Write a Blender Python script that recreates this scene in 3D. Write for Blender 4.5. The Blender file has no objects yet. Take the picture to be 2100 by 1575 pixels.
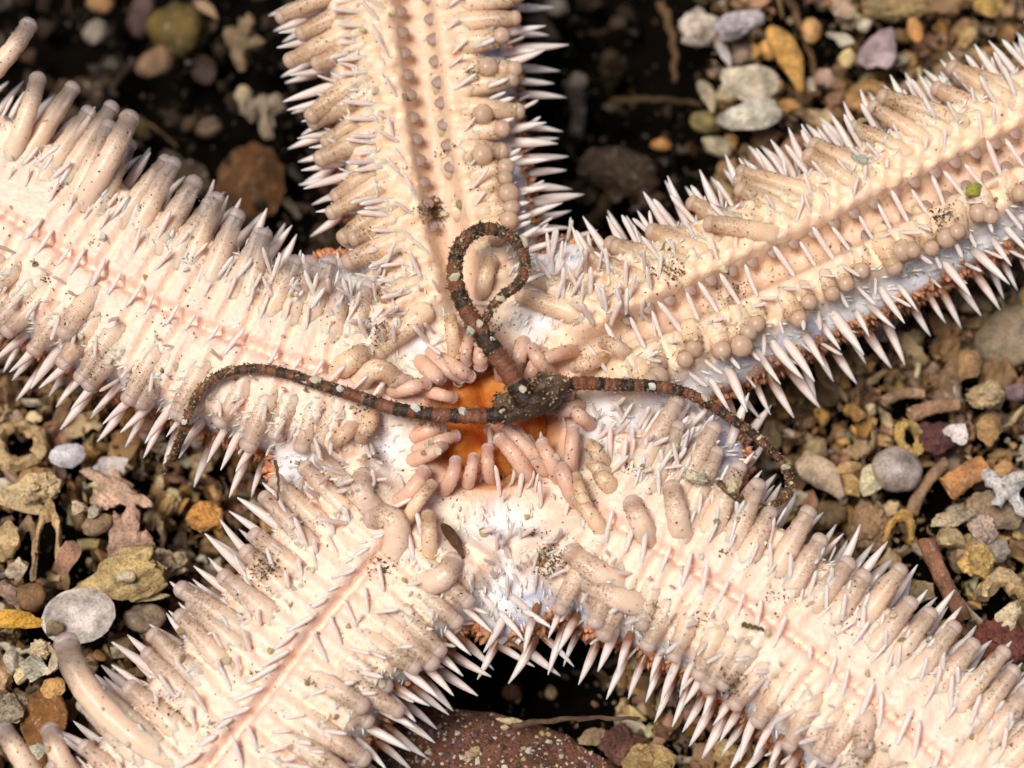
import bpy, bmesh, math, random
import numpy as np
from mathutils import Vector, Matrix, Quaternion, noise
from mathutils.bvhtree import BVHTree

# ------------------------------------------------------------------ camera, world, sun, exposure
scene = bpy.context.scene
scene.unit_settings.system = 'METRIC'
scene.unit_settings.scale_length = 0.0025          # one unit is about 2.5 mm: a macro photograph
TILT = math.radians(13.0)
DIST = 46.0
CAM = Vector((0.0, -DIST * math.sin(TILT), DIST * math.cos(TILT)))
cam_data = bpy.data.cameras.new('camera')
cam_data.sensor_width = 36.0
cam_data.lens = 36.0 * DIST / 21.0
cam_data.clip_start = 0.5
cam_data.clip_end = 400.0
cam = bpy.data.objects.new('camera', cam_data)
scene.collection.objects.link(cam)
cam.location = CAM
cam.rotation_euler = (TILT, 0.0, 0.0)
scene.camera = cam
cam_data.dof.use_dof = True
cam_data.dof.focus_distance = DIST - 0.35
cam_data.dof.aperture_fstop = 0.075
# (aperture is in the same enlarged unit as the scene, hence the small number)

world = bpy.data.worlds.new('World')
scene.world = world
world.use_nodes = True
wn = world.node_tree.nodes
sky = wn.new('ShaderNodeTexSky')
sky.sky_type = 'NISHITA'
sky.sun_disc = False
SUN_FROM = Vector((-0.30, 0.02, 1.0)).normalized()
sky.sun_elevation = math.asin(SUN_FROM.z)
sky.sun_rotation = math.atan2(SUN_FROM.x, SUN_FROM.y)
wn['Background'].inputs['Strength'].default_value = 0.06
world.node_tree.links.new(sky.outputs[0], wn['Background'].inputs['Color'])

sun_data = bpy.data.lights.new('sun', 'SUN')
sun_data.energy = 4.7
sun_data.angle = math.radians(22.0)
sun_data.color = (1.0, 0.94, 0.88)
sun = bpy.data.objects.new('sun', sun_data)
scene.collection.objects.link(sun)
sun.rotation_euler = (-SUN_FROM).to_track_quat('-Z', 'Y').to_euler()

vs = scene.view_settings
vs.view_transform = 'Standard'
vs.look = 'None'
vs.exposure = -0.25
vs.gamma = 1.0
vs.use_curve_mapping = False
scene.cycles.use_adaptive_sampling = True
scene.cycles.adaptive_threshold = 0.04
scene.cycles.max_bounces = 4
scene.cycles.diffuse_bounces = 3
scene.cycles.glossy_bounces = 2
scene.cycles.transmission_bounces = 3
scene.cycles.transparent_max_bounces = 12

R = random.Random(11)
NR = np.random.default_rng(5)
RIGHT = Vector((1, 0, 0)); UP = Vector((0, math.cos(TILT), math.sin(TILT))); FWD = Vector((0, math.sin(TILT), -math.cos(TILT)))


def P(px, py, z=0.0):
    """photo pixel -> the point of the place at height z that is seen there"""
    d = RIGHT * ((px - 1050) / 100.0) + UP * ((787.5 - py) / 100.0) + FWD * DIST
    return CAM + d * ((z - CAM.z) / d.z)


def to_px(p):
    q = Vector(p) - CAM
    k = DIST / q.dot(FWD)
    return 1050 + q.dot(RIGHT) * k * 100, 787.5 - q.dot(UP) * k * 100


def in_view(p, m=60):
    x, y = to_px(p)
    return -m < x < 2100 + m and -m < y < 1575 + m


# ------------------------------------------------------------------ mesh and object helpers
def make_mesh(name, verts, faces, mats, smooth=True, fmat=None, uv=None, col=None, attr=None, sharp=None):
    me = bpy.data.meshes.new(name)
    me.from_pydata([tuple(v) for v in verts], [], [tuple(f) for f in faces])
    for m in (mats if isinstance(mats, (list, tuple)) else [mats]):
        me.materials.append(m)
    if smooth:
        me.polygons.foreach_set('use_smooth', [True] * len(me.polygons))
    if fmat is not None:
        me.polygons.foreach_set('material_index', fmat)
    if uv is not None:
        lay = me.uv_layers.new(name='UVMap')
        idx = np.empty(len(me.loops), dtype=np.int32)
        me.loops.foreach_get('vertex_index', idx)
        lay.data.foreach_set('uv', np.asarray(uv, dtype=np.float32)[idx].ravel())
    if col is not None:
        a = me.color_attributes.new('Col', 'FLOAT_COLOR', 'POINT')
        c = np.ones((len(verts), 4), dtype=np.float32); c[:, :3] = col
        a.data.foreach_set('color', c.ravel())
    if attr is not None:
        for k, v in attr.items():
            a = me.attributes.new(k, 'FLOAT', 'POINT')
            a.data.foreach_set('value', np.asarray(v, dtype=np.float32))
    me.update()
    if sharp is not None:
        me.set_sharp_from_angle(angle=sharp)
    return me


def link(name, me, parent=None, loc=None, rot=None, scale=None):
    o = bpy.data.objects.new(name, me)
    scene.collection.objects.link(o)
    if parent is not None:
        o.parent = parent
    if loc is not None:
        o.location = loc
    if rot is not None:
        o.rotation_mode = 'QUATERNION'; o.rotation_quaternion = rot
    if scale is not None:
        o.scale = scale
    return o


def tag(o, label=None, cat=None, group=None, kind=None):
    if label: o['label'] = label
    if cat: o['category'] = cat
    if group: o['group'] = group
    if kind: o['kind'] = kind
    return o


def frames(pts):
    """parallel-transport frames along a list of points"""
    n = len(pts)
    T = [(pts[min(i + 1, n - 1)] - pts[max(i - 1, 0)]).normalized() for i in range(n)]
    a = Vector((0, 0, 1)) if abs(T[0].z) < 0.9 else Vector((1, 0, 0))
    N = [(a - T[0] * a.dot(T[0])).normalized()]
    for i in range(1, n):
        v = N[-1] - T[i] * N[-1].dot(T[i])
        N.append(v.normalized() if v.length > 1e-6 else N[-1])
    return T, N, [T[i].cross(N[i]) for i in range(n)]


def sweep(pts, rad, seg=10, cap0=True, cap1=True, flat=1.0):
    """tube along pts; returns verts, faces, ring index of each vertex"""
    T, N, B = frames(pts)
    V, F, K = [], [], []
    for i, p in enumerate(pts):
        for j in range(seg):
            a = 2 * math.pi * j / seg
            V.append(p + N[i] * (rad[i] * math.cos(a) * flat) + B[i] * (rad[i] * math.sin(a))); K.append(i)
    for i in range(len(pts) - 1):
        for j in range(seg):
            F.append((i * seg + j, i * seg + (j + 1) % seg, (i + 1) * seg + (j + 1) % seg, (i + 1) * seg + j))
    if cap0:
        V.append(pts[0]); K.append(0)
        F += [(len(V) - 1, (j + 1) % seg, j) for j in range(seg)]
    if cap1:
        V.append(pts[-1]); K.append(len(pts) - 1)
        o = (len(pts) - 1) * seg
        F += [(len(V) - 1, o + j, o + (j + 1) % seg) for j in range(seg)]
    return V, F, K


def bezier(p0, p1, p2, p3, n):
    out = []
    for i in range(n):
        t = i / (n - 1); u = 1 - t
        out.append(p0 * u ** 3 + p1 * (3 * u * u * t) + p2 * (3 * u * t * t) + p3 * t ** 3)
    return out


def spline(pts, per=6):
    """Catmull-Rom through pts (Vectors)"""
    q = [pts[0] * 2 - pts[1]] + list(pts) + [pts[-1] * 2 - pts[-2]]
    out = []
    for i in range(1, len(q) - 2):
        for k in range(per):
            t = k / per
            a, b, c, d = q[i - 1], q[i], q[i + 1], q[i + 2]
            out.append((b * 2 + (c - a) * t + (a * 2 - b * 5 + c * 4 - d) * t * t + (b * 3 - a - c * 3 + d) * t ** 3) * 0.5)
    out.append(pts[-1])
    return out


_ico = {}


def ico(sub):
    if sub not in _ico:
        bm = bmesh.new(); bmesh.ops.create_icosphere(bm, subdivisions=sub, radius=1.0)
        _ico[sub] = (np.array([v.co[:] for v in bm.verts]), [tuple(v.index for v in f.verts) for f in bm.faces]); bm.free()
    return _ico[sub]


# ------------------------------------------------------------------ materials
class Mat:
    def __init__(self, name):
        self.m = bpy.data.materials.new(name); self.m.use_nodes = True
        self.t = self.m.node_tree; self.b = self.t.nodes['Principled BSDF']
        self.b.subsurface_method = 'BURLEY'

    def n(self, typ, **kw):
        nd = self.t.nodes.new(typ)
        for k, v in kw.items():
            if k in nd.inputs: nd.inputs[k].default_value = v
            else: setattr(nd, k, v)
        return nd

    def l(self, a, b): self.t.links.new(a, b)

    def ramp(self, src, stops, interp='LINEAR'):
        r = self.n('ShaderNodeValToRGB'); e = r.color_ramp.elements
        r.color_ramp.interpolation = interp
        while len(e) < len(stops): e.new(0.5)
        for i, (p, c) in enumerate(stops):
            e[i].position = p
            e[i].color = (c, c, c, 1) if isinstance(c, (int, float)) else (*c, 1)
        self.l(src, r.inputs[0]); return r.outputs[0]

    def mix(self, fac, a, b, mode='MIX'):
        x = self.n('ShaderNodeMix', data_type='RGBA', blend_type=mode)
        for s, v in ((x.inputs[0], fac), (x.inputs[6], a), (x.inputs[7], b)):
            if hasattr(v, 'is_linked'): self.l(v, s)
            elif isinstance(v, (int, float)): s.default_value = v
            else: s.default_value = (*v, 1)
        return x.outputs[2]

    def math(self, op, a, b=0.0):
        x = self.n('ShaderNodeMath', operation=op)
        for s, v in ((x.inputs[0], a), (x.inputs[1], b)):
            if hasattr(v, 'is_linked'): self.l(v, s)
            else: s.default_value = v
        return x.outputs[0]

    def noise(self, scale, detail=4.0, coord='Object', rough=0.55, off=None):
        c = self.n('ShaderNodeTexCoord')
        src = c.outputs[coord]
        if off is not None:
            a = self.n('ShaderNodeVectorMath', operation='ADD'); self.l(src, a.inputs[0]); self.l(off, a.inputs[1]); src = a.outputs[0]
        x = self.n('ShaderNodeTexNoise'); x.inputs['Scale'].default_value = scale
        x.inputs['Detail'].default_value = detail; x.inputs['Roughness'].default_value = rough
        self.l(src, x.inputs['Vector']); return x.outputs['Fac']

    def bump(self, h, strength, dist=0.05):
        x = self.n('ShaderNodeBump'); x.inputs['Strength'].default_value = strength; x.inputs['Distance'].default_value = dist
        self.l(h, x.inputs['Height']); self.l(x.outputs[0], self.b.inputs['Normal'])

    def col(self, c):
        if hasattr(c, 'is_linked'): self.l(c, self.b.inputs['Base Color'])
        else: self.b.inputs['Base Color'].default_value = (*c, 1)

    def glow_through(self, weight, tint=None):
        """let light pass through thin flesh: part of the surface is a translucent BSDF"""
        t = self.n('ShaderNodeBsdfTranslucent'); mx = self.n('ShaderNodeMixShader'); mx.inputs[0].default_value = weight
        bc = self.b.inputs['Base Color']
        if bc.is_linked:
            c = bc.links[0].from_socket
            if tint: c = self.mix(1.0, c, tint, 'MULTIPLY')
            self.l(c, t.inputs['Color'])
        else: t.inputs['Color'].default_value = bc.default_value
        out = self.t.nodes['Material Output']
        self.l(self.b.outputs[0], mx.inputs[1]); self.l(t.outputs[0], mx.inputs[2])
        if self.b.inputs['Alpha'].default_value < 1:
            al = self.b.inputs['Alpha'].default_value; self.b.inputs['Alpha'].default_value = 1.0
            tr = self.n('ShaderNodeBsdfTransparent'); m2 = self.n('ShaderNodeMixShader'); m2.inputs[0].default_value = al
            self.l(tr.outputs[0], m2.inputs[1]); self.l(mx.outputs[0], m2.inputs[2]); self.l(m2.outputs[0], out.inputs[0])
        else: self.l(mx.outputs[0], out.inputs[0])

    def set(self, **kw):
        for k, v in kw.items():
            s = self.b.inputs[k.replace('_', ' ')]
            if hasattr(v, 'is_linked'): self.l(v, s)
            else: s.default_value = v


SSR = (0.46, 0.20, 0.12)


def mat_tube_foot(name, base, tip, knob, dirt_amt, sss=0.9, alpha=1.0):
    M = Mat(name)
    at = M.n('ShaderNodeAttribute', attribute_name='along').outputs['Fac']
    kn = M.n('ShaderNodeAttribute', attribute_name='knob').outputs['Fac']
    big = M.noise(1.3, 3)
    c = M.mix(M.ramp(at, [(0.66, 0.0), (0.98, 1.0)]), base, tip)
    c = M.mix(M.ramp(big, [(0.35, 0.0), (0.7, 0.35)]), c, (0.93, 0.74, 0.6))
    # silt film clinging near the end of the foot, in speckles
    sp = M.noise(19.0, 3, rough=0.75)
    film = M.math('MULTIPLY', M.ramp(sp, [(0.50, 0.0), (0.62, 1.0)]), M.ramp(at, [(0.40, 0.0), (0.74, dirt_amt), (0.95, dirt_amt), (0.985, 0.0)]))
    film = M.math('MULTIPLY', film, M.ramp(big, [(0.4, 0.25), (0.6, 1.0)]))
    c = M.mix(film, c, (0.34, 0.20, 0.08))
    c = M.mix(kn, c, knob)
    rnd = M.n('ShaderNodeObjectInfo').outputs['Random']
    c = M.mix(1.0, c, M.ramp(rnd, [(0.0, (0.94, 0.90, 0.86)), (0.5, (1.0, 0.98, 0.96)), (1.0, (1.04, 0.98, 0.92))]), 'MULTIPLY')
    c = M.mix(1.0, c, M.ramp(M.noise(5.0, 3), [(0.3, (0.92, 0.88, 0.84)), (0.6, (1.0, 1.0, 1.0))]), 'MULTIPLY')
    M.col(c)
    uv = M.n('ShaderNodeUVMap', uv_map='UVMap')
    w = M.n('ShaderNodeTexWave', wave_type='BANDS', bands_direction='Y')
    w.inputs['Scale'].default_value = 6.5; w.inputs['Distortion'].default_value = 0.6; w.inputs['Detail'].default_value = 1.0
    M.l(uv.outputs[0], w.inputs['Vector'])
    M.bump(w.outputs['Fac'], 0.16, 0.03)
    M.set(Roughness=0.30, Subsurface_Weight=sss, Subsurface_Radius=SSR, Subsurface_Scale=0.65)
    if alpha < 1: M.set(Alpha=M.math('MAXIMUM', M.ramp(at, [(0.58, 1.0), (0.88, alpha)]), M.math('MULTIPLY', kn, min(1.0, alpha + 0.15))))
    M.b.inputs['Specular IOR Level'].default_value = 0.4
    return M.m


CREAM = (0.86, 0.645, 0.485)
foot_mat = mat_tube_foot('tube_foot_cream', CREAM, (0.70, 0.50, 0.37), (0.74, 0.56, 0.47), 1.0, alpha=0.5)
foot_warm = mat_tube_foot('tube_foot_warm', (0.87, 0.62, 0.41), (0.70, 0.46, 0.26), (0.72, 0.50, 0.36), 1.0, alpha=0.55)
foot_pink = mat_tube_foot('tube_foot_pink', (0.78, 0.46, 0.33), (0.74, 0.44, 0.36), (0.78, 0.55, 0.48), 0.1, alpha=0.7)
foot_clear = mat_tube_foot('tube_foot_clear', (0.87, 0.65, 0.48), (0.40, 0.34, 0.31), (0.58, 0.47, 0.45), 0.8, alpha=0.34)


def mat_spine(name, base_brown):
    M = Mat(name)
    at = M.n('ShaderNodeAttribute', attribute_name='along').outputs['Fac']
    c = M.mix(M.ramp(M.noise(5, 3), [(0.3, 0.0), (0.7, 1.0)]), (0.78, 0.60, 0.52), (0.84, 0.71, 0.64))
    if base_brown > 0:
        e = M.math('ADD', at, M.math('MULTIPLY', M.math('SUBTRACT', M.noise(3.0, 3), 0.5), 0.35))
        c = M.mix(M.ramp(e, [(0.26, base_brown), (0.52, 0.0)]), c, (0.22, 0.07, 0.02))
    M.col(c)
    M.bump(M.noise(24, 3), 0.12, 0.03)
    M.set(Roughness=0.38, Subsurface_Weight=0.8, Subsurface_Radius=SSR, Subsurface_Scale=0.6)
    return M.m


spine_white = mat_spine('spine_white', 0.0)
spine_brown = mat_spine('spine_brown_based', 0.95)


def mat_body():
    M = Mat('starfish_skin')
    vc = M.n('ShaderNodeVertexColor', layer_name='Col').outputs['Color']
    vor = M.n('ShaderNodeTexVoronoi', feature='F1'); vor.inputs['Scale'].default_value = 3.6
    tc = M.n('ShaderNodeTexCoord'); M.l(tc.outputs['Object'], vor.inputs['Vector'])
    d = vor.outputs['Distance']
    c = M.mix(M.math('MULTIPLY', M.ramp(M.noise(2.2, 4), [(0.45, 0.0), (0.62, 1.0)]), 0.55), vc, M.mix(1.0, vc, (0.98, 1.0, 1.06), 'MULTIPLY'))
    # soft lilac skin between the plates of the oral side
    lil = M.math('MULTIPLY', M.ramp(M.noise(0.95, 3), [(0.52, 0.0), (0.60, 1.0)]), M.ramp(d, [(0.25, 0.0), (0.6, 1.0)]))
    lil = M.math('MULTIPLY', M.math('MULTIPLY', lil, 0.95), M.n('ShaderNodeAttribute', attribute_name='oral').outputs['Fac'])
    c = M.mix(lil, c, (0.52, 0.50, 0.62))
    M.col(c)
    h = M.math('ADD', M.math('MULTIPLY', d, -0.7), M.math('MULTIPLY', M.noise(9, 5), 0.8))
    M.bump(h, 0.45, 0.10)
    M.set(Roughness=0.36, Subsurface_Weight=0.75, Subsurface_Radius=SSR, Subsurface_Scale=0.4)
    return M.m


body_mat = mat_body()


def mat_vcol(name, rough=0.6, bump=0.4, bscale=14, sss=0.0, var=0.5):
    M = Mat(name)
    vc = M.n('ShaderNodeVertexColor', layer_name='Col').outputs['Color']
    k = M.ramp(M.noise(bscale * 0.4, 5, rough=0.65), [(0.25, 1.0 - var), (0.75, 1.0 + var * 0.3)])
    M.col(M.mix(1.0, vc, k, 'MULTIPLY'))
    M.bump(M.noise(bscale, 5), bump, 0.06)
    M.set(Roughness=rough)
    M.b.inputs['Specular IOR Level'].default_value = 0.3
    if sss: M.set(Subsurface_Weight=sss, Subsurface_Radius=SSR, Subsurface_Scale=0.6)
    return M.m


def mat_piece(name, rough=0.62, bump=0.6, bscale=5.0, spots=0.5, spot_col=(0.72, 0.64, 0.50), dirt=0.6, gloss=0.35):
    """shell, stone: colour from the object's own colour, with patches, crust and grit"""
    M = Mat(name)
    oi = M.n('ShaderNodeObjectInfo')
    off = M.n('ShaderNodeVectorMath', operation='SCALE'); off.inputs['Scale'].default_value = 37.0
    cx = M.n('ShaderNodeCombineXYZ'); M.l(oi.outputs['Random'], cx.inputs[0]); M.l(oi.outputs['Random'], cx.inputs[1])
    M.l(cx.outputs[0], off.inputs[0]); o = off.outputs[0]
    c = oi.outputs['Color']
    n1 = M.noise(2.0, 6, off=o, rough=0.65); n2 = M.noise(6.5, 6, off=o, rough=0.7); n3 = M.noise(17.0, 4, off=o, rough=0.7)
    c = M.mix(1.0, c, M.ramp(n1, [(0.32, 0.30), (0.48, 0.75), (0.62, 1.15)]), 'MULTIPLY')
    c = M.mix(M.ramp(n2, [(0.56, 0.0), (0.66, spots)]), c, spot_col)
    c = M.mix(M.ramp(n3, [(0.38, dirt), (0.50, 0.0)]), c, (0.10, 0.06, 0.025))
    M.col(c)
    M.bump(M.math('ADD', n2, M.math('MULTIPLY', n3, 0.5)), bump, 0.2)
    M.set(Roughness=M.ramp(n2, [(0.3, rough - 0.2), (0.7, rough + 0.2)]))
    M.b.inputs['Specular IOR Level'].default_value = gloss
    return M.m


shell_mat = mat_piece('broken_shell')
stone_mat = mat_piece('pebble_stone', bump=0.45, bscale=4, spots=0.3, dirt=0.5)
crust_mat = mat_piece('encrusted_stone', bump=1.0, spots=0.8, spot_col=(0.50, 0.27, 0.26), dirt=0.95)
pearl_mat = mat_piece('pearly_shell', rough=0.36, bump=0.25, spots=0.35, spot_col=(0.75, 0.73, 0.74), dirt=0.5, gloss=0.6)
wood_mat = mat_piece('weed_stem', bump=0.7, spots=0.15, spot_col=(0.40, 0.28, 0.16), dirt=0.7)
gravel_mat = mat_vcol('gravel_chips', 0.62, 0.7, 7, var=0.55)
grain_mat = mat_vcol('sand_grains', 0.35, 0.3, 20, var=0.3)
brittle_mat = mat_vcol('brittle_star_skin', 0.36, 0.7, 13, var=0.55)


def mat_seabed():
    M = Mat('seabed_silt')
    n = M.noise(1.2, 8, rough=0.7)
    M.col(M.ramp(n, [(0.3, (0.002, 0.0015, 0.001)), (0.6, (0.006, 0.004, 0.002)), (0.8, (0.02, 0.014, 0.008))]))  # near-black, so the colour stands in for deep shade between the chips
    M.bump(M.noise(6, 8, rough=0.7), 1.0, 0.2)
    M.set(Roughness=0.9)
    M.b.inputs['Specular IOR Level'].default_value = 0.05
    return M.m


def mat_mouth():
    M = Mat('mouth_membrane')
    n = M.noise(1.6, 4)
    M.col(M.ramp(n, [(0.3, (0.48, 0.12, 0.02)), (0.55, (0.66, 0.21, 0.035)), (0.8, (0.74, 0.32, 0.10))]))
    M.bump(M.noise(3.2, 5, rough=0.6), 0.7, 0.15)
    M.set(Roughness=0.3, Subsurface_Weight=0.9, Subsurface_Radius=(0.5, 0.2, 0.08), Subsurface_Scale=1.2)
    M.b.inputs['Specular IOR Level'].default_value = 0.2
    return M.m


# ------------------------------------------------------------------ the seabed
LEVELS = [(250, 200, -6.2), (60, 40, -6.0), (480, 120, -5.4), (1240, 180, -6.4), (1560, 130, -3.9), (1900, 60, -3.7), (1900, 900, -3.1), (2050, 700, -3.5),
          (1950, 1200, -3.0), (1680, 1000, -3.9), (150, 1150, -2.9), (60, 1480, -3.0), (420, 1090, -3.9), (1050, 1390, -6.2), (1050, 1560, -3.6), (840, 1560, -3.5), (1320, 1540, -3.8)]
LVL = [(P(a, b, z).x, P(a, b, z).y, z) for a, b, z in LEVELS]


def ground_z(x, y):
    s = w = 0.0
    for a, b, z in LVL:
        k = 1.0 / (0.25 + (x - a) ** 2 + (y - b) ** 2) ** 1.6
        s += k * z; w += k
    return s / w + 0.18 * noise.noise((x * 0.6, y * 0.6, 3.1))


def build_seabed():
    n = 120; L = 60.0
    V = []
    xs = [math.copysign(abs(t) ** 1.5, t) * L for t in np.linspace(-1, 1, n)]
    for y in xs:
        for x in xs:
            V.append((x, y, ground_z(x, y) - 1.5))
    F = [(j * n + i, j * n + i + 1, (j + 1) * n + i + 1, (j + 1) * n + i) for j in range(n - 1) for i in range(n - 1)]
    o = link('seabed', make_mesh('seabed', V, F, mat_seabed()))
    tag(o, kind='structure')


build_seabed()

# ------------------------------------------------------------------ starfish: axes of the five arms (photo pixels, half widths in pixels)
ARMS = {
    'A': [(1010, 850, 235), (965, 640, 212), (912, 440, 208), (875, 220, 218), (848, 0, 228), (820, -260, 230)],
    'B': [(1010, 850, 240), (1230, 715, 212), (1440, 615, 200), (1680, 505, 192), (1900, 395, 190), (2150, 275, 186), (2420, 140, 180)],
    'C': [(1010, 850, 240), (1180, 1020, 245), (1410, 1165, 206), (1580, 1275, 196), (1800, 1450, 200), (2050, 1665, 200), (2260, 1850, 196)],
    'D': [(1010, 850, 240), (890, 1010, 245), (755, 1170, 230), (650, 1295, 222), (565, 1410, 230), (450, 1550, 230), (300, 1740, 230), (180, 1900, 220)],
    'E': [(1010, 850, 240), (820, 800, 212), (600, 745, 200), (400, 665, 205), (220, 570, 212), (20, 450, 214), (-260, 290, 214)],
}


class Arm:
    def __init__(self, rows):
        c = [Vector((*P(a, b, 0.0).xy, h / 100.0)) for a, b, h in rows]
        d = spline(c, 24)
        self.p = [Vector((v.x, v.y, 0)) for v in d]
        self.h = [v.z for v in d]
        self.s = [0.0]
        for i in range(1, len(d)):
            self.s.append(self.s[-1] + (self.p[i] - self.p[i - 1]).length)
        self.len = self.s[-1]
        self.xy = np.array([(v.x, v.y) for v in self.p])

    def at(self, s):
        i = int(np.searchsorted(self.s, s)); i = min(max(i, 1), len(self.s) - 1)
        t = (s - self.s[i - 1]) / max(1e-6, self.s[i] - self.s[i - 1])
        a = max(0, i - 4); b = min(len(self.p) - 1, i + 4)
        d = (self.p[b] - self.p[a]).normalized()
        return self.p[i - 1].lerp(self.p[i], t), d, Vector((-d.y, d.x, 0)), self.h[i - 1] * (1 - t) + self.h[i] * t


ARM = {k: Arm(v) for k, v in ARMS.items()}
MOUTH = P(1010, 860, 0.0); MOUTH.z = 0


def arm_side(xy):
    """which arm axis is nearest (index into ARM) and on which side of it (+1, -1)"""
    best = np.full(len(xy), 1e9); who = np.zeros(len(xy), dtype=int); sd = np.ones(len(xy))
    for n, a in enumerate(ARM.values()):
        dv = np.gradient(a.xy, axis=0)
        for i0 in range(0, len(xy), 20000):
            q = xy[i0:i0 + 20000]
            d2 = ((q[:, None, :] - a.xy[None, ::2, :]) ** 2).sum(2)
            j = d2.argmin(1); d = np.sqrt(d2[np.arange(len(q)), j])
            r = q - a.xy[::2][j]; t = dv[::2][j]
            m = d < best[i0:i0 + 20000]
            best[i0:i0 + 20000][m] = d[m]; who[i0:i0 + 20000][m] = n
            sd[i0:i0 + 20000][m] = np.sign(t[:, 0] * r[:, 1] - t[:, 1] * r[:, 0])[m]
    return who, sd


# share of the half width that the fused bases of the tube feet cover on each side
BED = {'A': (0.82, 0.54), 'B': (0.80, 0.58), 'C': (0.88, 0.72), 'D': (0.76, 0.88), 'E': (0.78, 0.88)}     # (left of the axis, right of it)


LEAN = {'A': (-0.32, -0.10), 'B': (-0.60, -0.15), 'C': (-0.05, 0.10), 'D': (0.0, -0.05), 'E': (0.10, 0.02)}
START = {'A': (2.7, 3.3), 'B': (2.9, 3.1), 'C': (3.2, 3.2), 'D': (3.3, 3.1), 'E': (3.0, 3.2)}


def arm_coords(xy):
    """for points xy (n,2): distance from the nearest arm axis, arc position, half width there"""
    best = np.full(len(xy), 1e9); ss = np.zeros(len(xy)); hh = np.ones(len(xy))
    for a in ARM.values():
        for i0 in range(0, len(xy), 20000):
            q = xy[i0:i0 + 20000]
            d2 = ((q[:, None, :] - a.xy[None, ::2, :]) ** 2).sum(2)
            j = d2.argmin(1); d = np.sqrt(d2[np.arange(len(q)), j])
            m = d < best[i0:i0 + 20000]
            best[i0:i0 + 20000][m] = d[m]
            ss[i0:i0 + 20000][m] = np.array(a.s)[::2][j][m]; hh[i0:i0 + 20000][m] = np.array(a.h)[::2][j][m]
    return best, ss, hh


starfish = bpy.data.objects.new('starfish', None)
scene.collection.objects.link(starfish)
starfish.empty_display_size = 0.5
tag(starfish, 'cream and white starfish lying upside down on the shell gravel with its tube feet out', 'starfish')


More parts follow.
